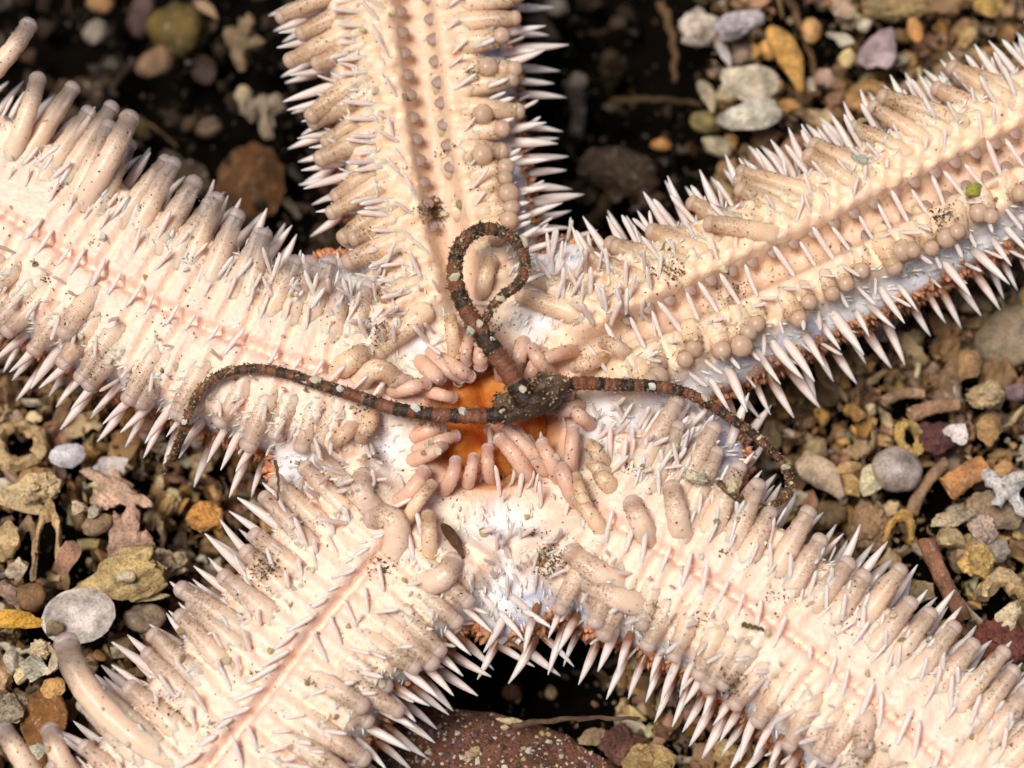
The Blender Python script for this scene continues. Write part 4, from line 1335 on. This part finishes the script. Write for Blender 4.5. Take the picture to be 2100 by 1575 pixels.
piece('pebble', 1140, 14, 54, 44, 0, (0.42, 0.38, 0.32), 'grey pebble at the upper edge beside the top arm', 0.7)
piece('chunk', 1620, 218, 48, 40, 0, (0.58, 0.32, 0.10), 'orange chip under the point of the yellow claw tip', 0.8)
piece('shard', 1690, 160, 46, 42, 30, (0.44, 0.30, 0.24), 'reddish chip between the stem and the yellow pebble', 0.7)
piece('knob', 1840, 18, 150, 60, 5, (0.34, 0.25, 0.11), 'wide brown mossy lump along the upper picture edge', 0.4)
piece('chunk', 1730, 16, 50, 40, 20, (0.60, 0.44, 0.30), 'pinkish cream chip at the upper edge over the pebbles', 0.9)
# gap between the right arm and the lower right arm
piece('pebble', 2072, 690, 170, 130, -25, (0.34, 0.27, 0.18), 'big grey brown stone at the picture edge below the right arm', 0.3)
piece('tube', 1850, 812, 100, 34, -12, (0.36, 0.24, 0.14), 'short ridged brown tube below the right arm spines', 0.6)
piece('tube', 1915, 838, 112, 38, -14, (0.42, 0.25, 0.15), 'smooth pinkish brown tube above the yellow barnacle', 0.8, bend=0.12)
piece('ring', 1868, 898, 66, 82, -30, (0.60, 0.42, 0.13), 'yellow barnacle pitted with holes beside the purple stone', 0.8)
piece('knob', 1922, 900, 84, 78, 0, (0.20, 0.08, 0.08), 'dark purple crusted stone beside the yellow barnacle', 0.6, mat=crust_mat)
piece('shard', 1962, 885, 58, 44, 30, (0.72, 0.68, 0.66), 'white striped chip on the dark purple stone', 1.1, fan=True)
piece('pebble', 1840, 964, 106, 94, 28, (0.42, 0.37, 0.33), 'smooth grey oval pebble in the middle of the shell gravel', 0.9, mat=pearl_mat, rough=0.10, fine=0.02)
piece('tube', 1982, 978, 100, 58, -32, (0.60, 0.29, 0.11), 'open orange tube shell lying on its side', 0.9, bend=0.05, wall=0.28)
piece('claw', 1688, 975, 120, 66, 42, (0.58, 0.46, 0.33), 'long pale shell spike beside the brittle star arm', 1.0)
piece('shard', 1792, 985, 58, 74, 8, (0.76, 0.66, 0.42), 'angular cream chip leaning on the grey oval pebble', 1.2, n=6, curve=0.1)
piece('chunk', 1745, 992, 42, 52, 0, (0.62, 0.42, 0.16), 'rough yellow chip beside the angular cream chip', 0.9)
piece('shard', 1742, 958, 60, 24, -8, (0.60, 0.40, 0.17), 'narrow tan chip over the rough yellow chip', 1.1)
piece('knob', 1760, 922, 62, 44, 0, (0.50, 0.36, 0.19), 'ridged tan crust above the narrow tan chip', 0.8)
piece('chunk', 1757, 845, 44, 44, 0, (0.48, 0.27, 0.09), 'orange brown chip below the right arm spines', 0.7)
piece('chunk', 2030, 880, 60, 60, 20, (0.58, 0.36, 0.15), 'orange tan chip beside the white striped chip', 0.9)
piece('knob', 2020, 810, 80, 60, -20, (0.56, 0.44, 0.24), 'yellow grey pitted lump above the orange tan chip', 0.8)
piece('pebble', 2080, 805, 44, 40, 0, (0.30, 0.20, 0.22), 'purple grey pebble close to the picture edge', 0.8)
piece('branch', 2062, 1002, 110, 100, 20, (0.80, 0.77, 0.72), 'bright white branched shell at the picture edge', 1.2, arms=4)
piece('tube', 2080, 985, 70, 34, -30, (0.66, 0.64, 0.60), 'white tube lying across the bright branched shell', 1.3)
piece('cup', 2040, 1045, 120, 80, 15, (0.46, 0.34, 0.22), 'tan smooth shell under the bright branched shell', 0.8)
piece('knob', 1955, 1062, 96, 36, -6, (0.68, 0.58, 0.38), 'long cream crust below the open orange tube', 1.0)
piece('chunk', 1952, 1105, 66, 50, 0, (0.52, 0.42, 0.22), 'olive cream chip under the long cream crust', 0.7)
piece('knob', 2015, 1090, 66, 70, 10, (0.56, 0.44, 0.36), 'pitted pinkish lump beside the long cream crust', 1.0)
piece('knob', 1785, 1080, 100, 110, 10, (0.34, 0.22, 0.12), 'brown ragged crust above the lower right arm', 0.7)
piece('ring', 1848, 1082, 62, 76, 20, (0.62, 0.38, 0.10), 'half open orange ring shell beside the brown ragged crust', 1.0, arc=0.62, r=0.24)
piece('tube', 1900, 1000, 150, 36, -55, (0.36, 0.23, 0.13), 'brown tube running behind the open orange tube', 0.5)
piece('tube', 1938, 1190, 190, 42, 66, (0.34, 0.16, 0.09), 'long reddish brown tube above the lower right arm', 1.1, bend=-0.08)
piece('knob', 2002, 1152, 74, 84, -20, (0.66, 0.46, 0.16), 'yellow lump above the arched cream shell', 1.0)
piece('ring', 2062, 1200, 120, 80, 8, (0.66, 0.50, 0.26), 'arched cream shell at the picture edge', 1.0, arc=0.55)
piece('chunk', 2075, 1262, 80, 56, -30, (0.68, 0.58, 0.38), 'cream chip between the arched shell and the pink stone', 0.9)
piece('knob', 2052, 1325, 120, 130, 15, (0.36, 0.12, 0.09), 'rusty pink crusted stone beside the lower right arm', 0.7, mat=crust_mat)
piece('cup', 2042, 1130, 60, 54, -30, (0.40, 0.36, 0.30), 'small grey curled shell above the arched cream shell', 0.9)
piece('chunk', 1895, 1215, 40, 50, 0, (0.56, 0.44, 0.24), 'small cream chip beside the long reddish tube', 0.8)
piece('pebble', 1700, 1055, 80, 60, -20, (0.20, 0.13, 0.06), 'dark olive brown stone under the brittle star arm', 0.4)
piece('shard', 1960, 760, 50, 110, 40, (0.26, 0.17, 0.09), 'dim brown splinter below the right arm spines', 0.4, n=5)
piece('chunk', 1985, 750, 54, 74, 15, (0.44, 0.27, 0.12), 'brown chip beside the big grey brown stone', 0.7)
# gap between the left arm and the lower left arm
piece('ring', 45, 912, 130, 120, 0, (0.64, 0.47, 0.24), 'cream barnacle ring with a dark hole under the left arm', 0.5, r=0.30, tall=1.2)
piece('shard', 138, 936, 74, 52, -10, (0.60, 0.60, 0.64), 'pale blue white triangular flake under the left arm', 0.7, n=4, mat=pearl_mat)
piece('shard', 220, 958, 80, 50, 10, (0.62, 0.58, 0.56), 'thin white flake between the flake and the pink twigs', 0.6, mat=pearl_mat)
piece('knob', 72, 1002, 116, 66, -12, (0.72, 0.56, 0.31), 'cream pitted plate below the barnacle ring', 1.0)
piece('shard', 36, 1030, 110, 34, 18, (0.70, 0.54, 0.30), 'cream splinter under the pitted plate', 1.0)
piece('branch', 235, 1010, 170, 90, 25, (0.72, 0.50, 0.36), 'pinkish white branched twig below the left arm', 1.1)
piece('branch', 255, 1095, 110, 130, -20, (0.64, 0.42, 0.31), 'pinkish hooked twig above the yellow shell piece', 1.0, arms=4)
piece('ring', 318, 1095, 50, 100, 8, (0.50, 0.38, 0.22), 'thin curved shell rim beside the pinkish hooked twig', 0.9, arc=0.45, r=0.16)
piece('knob', 424, 1062, 86, 66, 15, (0.68, 0.34, 0.09), 'orange lump in the corner between two arms', 1.3)
piece('chunk', 163, 1042, 36, 30, 0, (0.70, 0.55, 0.36), 'small cream chip above the brown oval pebble', 1.1)
piece('chunk', 192, 1050, 28, 36, 20, (0.72, 0.66, 0.48), 'tiny white chip beside the small cream chip', 1.1)
piece('pebble', 202, 1075, 70, 44, -20, (0.40, 0.27, 0.15), 'brown oval pebble between the hooked twig and the shell rims', 0.9)
piece('ring', 98, 1085, 60, 140, 0, (0.60, 0.42, 0.20), 'tall curved cream shell rim in the left gravel', 1.0, arc=0.5, r=0.18)
piece('ring', 52, 1120, 70, 150, 5, (0.42, 0.30, 0.17), 'wide curved brown shell rim at the left edge', 0.8, arc=0.5, r=0.16)
piece('chunk', 14, 1110, 70, 90, 0, (0.68, 0.50, 0.24), 'yellow cream chip cut by the left picture edge', 1.1)
piece('chunk', 35, 1165, 46, 46, 0, (0.72, 0.60, 0.42), 'knobby white end of the curved brown shell rim', 1.1)
piece('chunk', 140, 1148, 50, 80, 8, (0.42, 0.24, 0.15), 'flat reddish brown chip above the pearly mussel shell', 0.9)
piece('chunk', 245, 1185, 200, 110, -18, (0.60, 0.46, 0.20), 'large pale yellow shell piece beside the lower left arm', 1.2, name='shell_fragment', cat='shell fragment', sub=4)
piece('pebble', 258, 1182, 42, 28, -10, (0.74, 0.62, 0.42), 'small cream chip lying on the large yellow shell piece', 1.75)
piece('knob', 345, 1158, 80, 70, 0, (0.70, 0.58, 0.38), 'cream lump at the end of the large yellow shell piece', 1.2)
piece('shard', 310, 1222, 80, 22, -4, (0.64, 0.52, 0.30), 'narrow cream sliver below the large yellow shell piece', 1.2)
piece('cup', 162, 1265, 112, 150, 78, (0.56, 0.52, 0.48), 'open pearly mussel shell in the left gravel', 1.0, tilt=(180, 0), mat=pearl_mat, depth=0.45, ragged=0.03)
piece('shard', 52, 1272, 110, 40, 10, (0.78, 0.40, 0.05), 'bright orange shell piece beside the pearly mussel shell', 1.2)
piece('chunk', 22, 1215, 60, 60, 0, (0.44, 0.30, 0.22), 'greyish pink chip at the left edge above the orange piece', 0.8)
piece('pebble', 62, 1225, 66, 60, 0, (0.34, 0.19, 0.09), 'rust brown pebble above the bright orange shell piece', 0.8)
piece('chunk', 72, 1372, 60, 56, 30, (0.78, 0.70, 0.54), 'brightest white chip in the lower left gravel', 1.3)
piece('chunk', 28, 1358, 44, 58, 0, (0.60, 0.56, 0.44), 'ridged grey chip beside the brightest white chip', 1.1)
piece('chunk', 5, 1375, 40, 80, 0, (0.62, 0.42, 0.24), 'tan chip cut by the lower left picture edge', 1.0)
piece('chunk', 113, 1358, 30, 60, 5, (0.72, 0.62, 0.44), 'upright cream chip beside the long clear tube foot', 1.3)
piece('knob', 86, 1335, 50, 46, 0, (0.66, 0.54, 0.34), 'crumbly cream lump over the brightest white chip', 1.2)
piece('chunk', 46, 1385, 36, 36, 0, (0.70, 0.58, 0.32), 'yellowish small chip under the ridged grey chip', 1.2)
piece('chunk', 110, 1412, 50, 50, 0, (0.72, 0.44, 0.16), 'orange cream chip behind the long clear tube foot', 1.0)
piece('shard', 85, 1490, 110, 150, 15, (0.30, 0.13, 0.03), 'flat orange brown leaf like plate under the clear tube feet', 0.9, n=5, curve=0.05)
piece('knob', 22, 1452, 80, 70, -30, (0.40, 0.34, 0.24), 'grey crusted lump beside the orange brown plate', 0.9)
piece('shard', 72, 1545, 50, 34, -45, (0.78, 0.72, 0.54), 'white chip lying on the orange brown plate', 1.5, n=6)
piece('pebble', 112, 1288, 36, 34, 0, (0.34, 0.26, 0.15), 'round grey brown pebble touching the pearly mussel shell', 1.2)
piece('chunk', 205, 1440, 60, 50, -20, (0.68, 0.44, 0.26), 'peach coloured chip beside the lower left arm spines', 1.2)
piece('chunk', 238, 1338, 24, 26, 0, (0.74, 0.64, 0.42), 'small bright chip beside the lower left tube feet', 1.2)
piece('pebble', 300, 1268, 90, 60, 0, (0.30, 0.23, 0.16), 'dull grey stone beside the lower left tube feet', 0.6)
# gap below
piece('pebble', 1010, 1585, 620, 230, 14, (0.30, 0.13, 0.085), 'wide rusty pink boulder at the lower picture edge', 0.5, mat=crust_mat, thick=0.9, rough=0.12, name='boulder', cat='boulder', sub=5)
piece('knob', 1330, 1560, 110, 80, 0, (0.46, 0.33, 0.14), 'yellowish lump beside the rusty pink boulder', 0.9)
piece('knob', 1275, 1530, 100, 90, 0, (0.30, 0.14, 0.11), 'mauve crusted stone under the lower right arm spines', 0.6, mat=crust_mat)
piece('stick', 1180, 1478, 260, 20, -3, (0.16, 0.10, 0.06), 'thin dark stem crossing the black hollow', 2.2)
piece('pebble', 1022, 1538, 26, 24, 0, (0.02, 0.02, 0.05), 'tiny dark blue snail on the rusty pink boulder', 1.25, name='snail', cat='snail')
piece('chunk', 975, 1542, 30, 24, 0, (0.56, 0.42, 0.18), 'square yellow grain on the rusty pink boulder', 1.35)
piece('chunk', 960, 1552, 18, 28, 15, (0.60, 0.48, 0.36), 'slim pale grain on the rusty pink boulder', 1.35)
piece('shard', 1045, 1478, 60, 16, 18, (0.62, 0.50, 0.30), 'cream flakes along the upper edge of the boulder', 1.5)
piece('pebble', 1130, 1420, 24, 30, 0, (0.40, 0.30, 0.14), 'faint yellow pebble deep in the black hollow', 0.4)
piece('pebble', 1050, 1420, 44, 36, 0, (0.14, 0.05, 0.03), 'faint red brown pebble deep in the black hollow', 0.4)
piece('chunk', 1215, 1510, 60, 44, 0, (0.56, 0.42, 0.24), 'cream chip between the boulder and the mauve stone', 1.0)

# ------------------------------------------------------------------ gravel in the gaps: chips too many to count
def gravel():
    protos = []

    def hull(seed, flat):
        rr = random.Random(seed); bm = bmesh.new()
        for _ in range(rr.randrange(9, 15)):
            v = Vector((rr.gauss(0, 1), rr.gauss(0, 1), rr.gauss(0, 1))).normalized() * rr.uniform(0.7, 1.15)
            bm.verts.new((v.x, v.y * 0.8, v.z * flat))
        bmesh.ops.convex_hull(bm, input=bm.verts)
        for v in [v for v in bm.verts if not v.link_faces]: bm.verts.remove(v)
        bmesh.ops.subdivide_edges(bm, edges=bm.edges[:], cuts=1, use_grid_fill=True)
        for v in bm.verts: v.co += Vector((noise.noise(v.co * 3 + Vector((seed, 0, 0))), noise.noise(v.co * 3 + Vector((0, seed, 0))), noise.noise(v.co * 3 + Vector((0, 0, seed))))) * 0.13
        bm.verts.index_update()
        out = ([v.co.copy() for v in bm.verts], [tuple(v.index for v in f.verts) for f in bm.faces]); bm.free()
        return out
    for i in range(12): protos.append(hull(100 + i, (1.0, 0.6, 0.35)[i % 3]))
    for i in range(3): protos.append(s_knob(220 + i, sub=3))
    for i in range(5): protos.append(s_shard(240 + i, curve=0.7, n=6))
    for i in range(3): protos.append(s_ring(260 + i, arc=0.4, r=0.2))
    protos.append(s_tube(270)); protos.append(s_branch(400, arms=3, r=0.2))
    pv = [np.array([tuple(v) for v in V]) for V, F in protos]
    pf = [F for V, F in protos]
    V, F, C = [], [], []
    cols = [(0.64, 0.46, 0.22), (0.70, 0.56, 0.34), (0.46, 0.29, 0.13), (0.34, 0.21, 0.10), (0.60, 0.36, 0.12), (0.66, 0.60, 0.48), (0.26, 0.17, 0.09), (0.50, 0.40, 0.24), (0.42, 0.24, 0.16), (0.34, 0.22, 0.12), (0.40, 0.30, 0.24)]
    o = 0; made = 0
    HS = np.array([(h[0], h[1], h[2], h[3]) for h in HERO_SPOTS])
    N_ = 32000
    cand = [(R.uniform(-80, 2180), R.uniform(-80, 1655)) for _ in range(N_)]
    qs = np.array([P(a, b, -3.2).xy[:] for a, b in cand])
    dd, _, hh = arm_coords(qs)
    for it in range(N_):
        if dd[it] < hh[it] * 0.80: continue
        px, py = cand[it]; q = Vector((qs[it][0], qs[it][1], 0))
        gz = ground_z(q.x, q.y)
        dark = gz < -4.4  # deep gaps: chip colours darkened there to imitate shade
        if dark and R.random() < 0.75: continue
        big = R.random()
        s = 0.05 + 0.34 * big ** 3.2
        z = gz + R.uniform(-1.0, 0.32)
        near = HS[np.hypot(HS[:, 0] - q.x, HS[:, 1] - q.y) < HS[:, 2] * 0.75]
        if len(near):
            if s > 0.12 or R.random() < 0.6: continue
            z = min(z, near[:, 3].min() - 0.1) if R.random() < 0.6 else z
        q = P(px, py, z)
        k = R.randrange(len(pv)) if s > 0.16 else R.randrange(12)
        quat = Quaternion((R.gauss(0, 1), R.gauss(0, 1), R.gauss(0, 1), R.gauss(0, 1))).normalized()
        sc = np.array((s * R.uniform(0.8, 1.5), s * R.uniform(0.7, 1.1), s * R.uniform(0.55, 1.0)))
        A = (pv[k] * sc) @ np.array(quat.to_matrix()).T + np.array(q)
        V.append(A); F.extend(tuple(o + i for i in f) for f in pf[k])
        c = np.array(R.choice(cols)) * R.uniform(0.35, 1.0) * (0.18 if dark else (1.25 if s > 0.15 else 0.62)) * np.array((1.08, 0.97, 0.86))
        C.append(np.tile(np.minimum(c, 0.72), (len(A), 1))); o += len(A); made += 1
    bb = BVHTree.FromPolygons([tuple(v) for v in BOULDER[0][0]], BOULDER[0][1])
    for _ in range(800):
        d = (P(R.uniform(720, 1330), R.uniform(1440, 1580), 0) - CAM).normalized()
        hit = bb.ray_cast(CAM, d)
        if hit[0] is None: continue
        sz = R.uniform(0.02, 0.06) * (2.0 if R.random() < 0.12 else 1)
        k = R.randrange(8); quat = Quaternion((R.gauss(0, 1), R.gauss(0, 1), R.gauss(0, 1), R.gauss(0, 1))).normalized()
        A = (pv[k] * sz) @ np.array(quat.to_matrix()).T + np.array(hit[0])
        V.append(A); F.extend(tuple(o + i for i in f) for f in pf[k]); o += len(A)
        C.append(np.tile(np.array(R.choice(((0.66, 0.54, 0.34), (0.70, 0.64, 0.52), (0.50, 0.36, 0.18), (0.20, 0.10, 0.14), (0.10, 0.07, 0.05)))), (len(A), 1)))
    V = np.concatenate(V); C = np.concatenate(C)
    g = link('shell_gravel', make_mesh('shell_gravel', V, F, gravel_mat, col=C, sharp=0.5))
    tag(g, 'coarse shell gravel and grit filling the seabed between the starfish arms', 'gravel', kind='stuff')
    print('gravel chips', made, 'faces', len(F))


gravel()

# ------------------------------------------------------------------ grains and silt on the animals
def grain_mesh(i):
    V, F = s_chunk(500 + i, sub=2, planes=8)
    c = [(0.70, 0.60, 0.38), (0.74, 0.70, 0.60), (0.56, 0.42, 0.18), (0.66, 0.56, 0.40), (0.36, 0.26, 0.12), (0.72, 0.62, 0.34)][i % 6]
    return make_mesh('sand_grain', V, F, grain_mat, smooth=False, col=[c] * len(V))


GM = [grain_mesh(i) for i in range(12)]
placed = 0
spots = [(460, 1355), (450, 1370), (655, 1300), (1350, 770), (1025, 800), (985, 840), (830, 815), (1130, 775), (880, 910), (895, 925), (870, 930), (430, 905), (445, 920), (470, 905), (780, 1165), (600, 605), (580, 690), (810, 665)]
tries = 0
while placed < 150 and tries < 900:
    tries += 1
    if spots: px, py = spots.pop()
    else: px, py = R.uniform(20, 2080), R.uniform(20, 1555)
    p, nn = rest(px, py)
    if p is None or p.z < -0.6: continue
    s = R.uniform(0.035, 0.085) * (1.4 if R.random() < 0.15 else 1)
    g = link('sand_grain', R.choice(GM), loc=p + nn * s * 0.4, rot=Quaternion((R.gauss(0, 1), R.gauss(0, 1), R.gauss(0, 1), R.gauss(0, 1))).normalized(), scale=(s * R.uniform(0.8, 1.5), s, s * R.uniform(0.6, 1)))
    tag(g, 'tiny sand or shell grain resting on the upturned starfish', 'sand grain', 'sand grains scattered over the starfish'); placed += 1


def silt():
    V, F, C = [], [], []
    oct_v = [Vector(v) for v in ((1, 0, 0), (-1, 0, 0), (0, 1, 0), (0, -1, 0), (0, 0, 1), (0, 0, -1))]
    oct_f = [(0, 2, 4), (2, 1, 4), (1, 3, 4), (3, 0, 4), (2, 0, 5), (1, 2, 5), (3, 1, 5), (0, 3, 5)]

    def bit(p, s, c):
        o = len(V); m = Quaternion((R.gauss(0, 1), R.gauss(0, 1), R.gauss(0, 1), R.gauss(0, 1))).normalized()
        sc = Vector((s * R.uniform(0.6, 1.8), s * R.uniform(0.6, 1.2), s * R.uniform(0.4, 1)))
        for v in oct_v: V.append(p + m @ Vector((v.x * sc.x, v.y * sc.y, v.z * sc.z))); C.append(c)
        F.extend(tuple(o + i for i in f) for f in oct_f)
    tones = [(0.20, 0.12, 0.04), (0.28, 0.18, 0.07), (0.12, 0.07, 0.03), (0.36, 0.26, 0.12), (0.08, 0.05, 0.025)]
    for pts, rad, n in FEET:                               # on the tube feet, towards their ends
        T, N, B = frames(pts)
        for k in range(R.randrange(10, 46)):
            t = R.betavariate(5, 1.6) * 0.95
            i = min(n - 2, int(t * (n - 1)))
            a = R.uniform(0, 6.283)
            out = N[i] * math.cos(a) + B[i] * math.sin(a)
            if out.z < -0.1: continue
            bit(pts[i] + (pts[i + 1] - pts[i]) * R.random() + out * rad[i] * 1.0, R.uniform(0.008, 0.022), R.choice(tones))
    for k in range(2200):                                    # scattered
        p, nn = rest(R.uniform(0, 2100), R.uniform(0, 1575))
        if p is None or p.z < -0.8: continue
        bit(p + nn * 0.01, R.uniform(0.010, 0.03), R.choice(tones))
    for cx, cy, sp, cnt in ((885, 432, 14, 190), (1505, 600, 15, 70), (1130, 1140, 15, 80), (1120, 1165, 12, 60), (545, 1165, 17, 90), (425, 912, 22, 80), (1380, 560, 12, 50), (1935, 440, 14, 60), (1780, 1165, 14, 60), (780, 1165, 14, 50), (770, 680, 14, 50), (975, 150, 10, 30), (1770, 1550, 14, 60), (1500, 1400, 12, 50)):
        for _ in range(int(cnt * 1.8)):
            p, nn = rest(cx + R.gauss(0, sp), cy + R.gauss(0, sp))
            if p is None: continue
            bit(p + nn * R.uniform(0, 0.10), R.uniform(0.010, 0.034), R.choice(tones))
    for _ in range(130):                                   # small clumps caught between the feet
        cx, cy = R.uniform(0, 2100), R.uniform(0, 1575); sp = R.uniform(4, 13); tn = R.choice(tones + [(0.42, 0.33, 0.14), (0.34, 0.28, 0.10), (0.55, 0.46, 0.28)])
        for _ in range(R.randrange(8, 34)):
            p, nn = rest(cx + R.gauss(0, sp * 1.4), cy + R.gauss(0, sp))
            if p is None or p.z < -0.6: continue
            k = R.uniform(0.6, 1.2)
            bit(p + nn * R.uniform(0, 0.05), R.uniform(0.008, 0.03), (tn[0] * k, tn[1] * k, tn[2] * k))
    o = link('silt', make_mesh('silt', V, F, grain_mat, col=C, smooth=False))
    tag(o, 'brown silt specks and tufts clinging to the starfish tube feet', 'silt', kind='stuff')
    V.clear(); F.clear(); C.clear()
    tones2 = tones + [(0.34, 0.24, 0.12), (0.46, 0.36, 0.22), (0.30, 0.20, 0.09)]
    for ai, (pts, rad, T, N, B) in enumerate(BR_PATHS):    # on the brittle star: mostly along its upper edge and thin ends
        for k in range(430):
            t = R.betavariate(1.6, 1.0); i = min(len(pts) - 2, int(t * (len(pts) - 1)))
            a = R.gauss(0.0, 1.1) + (0.5 if ai else 0)
            out = N[i] * math.cos(a) + B[i] * math.sin(a)
            if out.y < -0.3 and R.random() < 0.6: continue
            bit(pts[i] + (pts[i + 1] - pts[i]) * R.random() + out * rad[i] * R.uniform(0.92, 1.25), R.uniform(0.012, 0.038), R.choice(tones2))
    for p, y in DISC:
        for _ in range(3):
            if R.random() < (0.75 if y > 0.15 else 0.2):
                bit(p + Vector((R.gauss(0, 0.04), R.gauss(0, 0.04), 0.02)), R.uniform(0.012, 0.04), R.choice(tones2))
    o = link('sediment', make_mesh('sediment', V, F, grain_mat, col=C, smooth=False))
    tag(o, 'tan sediment and grit stuck along the thin arms of the brittle star', 'sediment', kind='stuff')


silt()

# pale grains on the brittle star itself
placed = 0
for i in range(24):
    pts, rad, T, N, B = BR_PATHS[i % 3]
    k = R.randrange(2, len(pts) - 2)
    out = (N[k] * R.gauss(0.6, 0.5) + B[k] * R.gauss(0, 0.6) + Vector((0, 0, 0.4))).normalized()
    s = R.uniform(0.05, 0.10)
    g = link('sand_grain', GM[R.choice((0, 1, 3, 7, 6))], loc=pts[k] + out * rad[k], rot=Quaternion((R.gauss(0, 1), R.gauss(0, 1), R.gauss(0, 1), R.gauss(0, 1))).normalized(), scale=(s * R.uniform(0.8, 1.4), s, s * 0.8))
    tag(g, 'pale sand grain stuck to an arm of the brittle star', 'sand grain', 'sand grains stuck to the brittle star')


# a few flakes lying on the starfish
def flake(kind, px, py, w, h, rot, color, label, name, cat, lift=0.06, mat=shell_mat, tilt=(0, 0), **kw):
    V, F = SHAPES[kind](700 + px, **kw)
    A = np.array([tuple(v) for v in V]); A -= (A.max(0) + A.min(0)) / 2
    ext = (A.max(0) - A.min(0)) / 2
    A *= np.array((w / 200 / ext[0], h / 200 / ext[1], min(w, h) / 200 / max(ext)))
    rz = Matrix.Rotation(math.radians(-rot), 3, 'Z') @ Matrix.Rotation(math.radians(tilt[0]), 3, 'X') @ Matrix.Rotation(math.radians(tilt[1]), 3, 'Y')
    A = A @ np.array(rz).T
    p, nn = rest(px, py)
    if p is None: return
    o = link(name, make_mesh(name, A, F, mat), loc=p + Vector((0, 0, lift)))
    o.color = (*color, 1); tag(o, label, cat)


flake('shard', 2000, 393, 42, 34, 20, (0.34, 0.32, 0.05), 'olive green weed flake lying on the right arm', 'weed_flake', 'weed flake', n=6)
flake('shard', 1762, 327, 38, 20, 20, (0.52, 0.55, 0.42), 'pale green flake on the right arm tube feet', 'shell_flake', 'shell flake')
flake('stick', 572, 990, 84, 11, 85, (0.16, 0.10, 0.05), 'thin purple and green needle standing by the left arm', 'urchin_needle', 'needle', lift=0.3, mat=wood_mat)
flake('claw', 932, 1112, 84, 24, 58, (0.14, 0.06, 0.03), 'dark brown husk between the lower left tube feet', 'seed_husk', 'husk', lift=0.28, mat=wood_mat)
flake('stick', 1542, 1288, 46, 13, 14, (0.14, 0.11, 0.03), 'short olive weed stub on the lower right arm', 'weed_stub', 'weed stub', lift=0.18, mat=wood_mat, bend=0.02)
flake('cup', 1548, 892, 24, 44, 12, (0.80, 0.80, 0.78), 'glossy white shell flake on the bend of the brittle star arm', 'shell_flake', 'shell flake', lift=0.5, mat=pearl_mat)
flake('knob', 1425, 985, 60, 26, 12, (0.72, 0.62, 0.40), 'cream shell crumb beside the curled end of the brittle star arm', 'shell_crumb', 'shell crumb', lift=0.35)
flake('chunk', 1128, 815, 30, 26, 30, (0.50, 0.52, 0.52), 'grey slate like flake on the brittle star disc', 'shell_flake', 'shell flake', lift=1.35)
flake('knob', 1135, 848, 44, 26, -25, (0.66, 0.50, 0.28), 'cream crusted crumb below the brittle star disc', 'shell_crumb', 'shell crumb', lift=0.6)
flake('chunk', 968, 712, 20, 24, 0, (0.76, 0.70, 0.52), 'bright white grain beside the looped brittle star arm', 'shell_crumb', 'shell crumb', lift=1.3)
flake('ring', 942, 795, 26, 26, 0, (0.46, 0.36, 0.20), 'tan crumb above the orange mouth membrane', 'shell_crumb', 'shell crumb', lift=0.5)
print('feet', feet_count, 'marginal', n_marg, 'side', n_side, 'rods', n_rod, 'oral', n_oral, 'pieces', len(HERO_SPOTS))
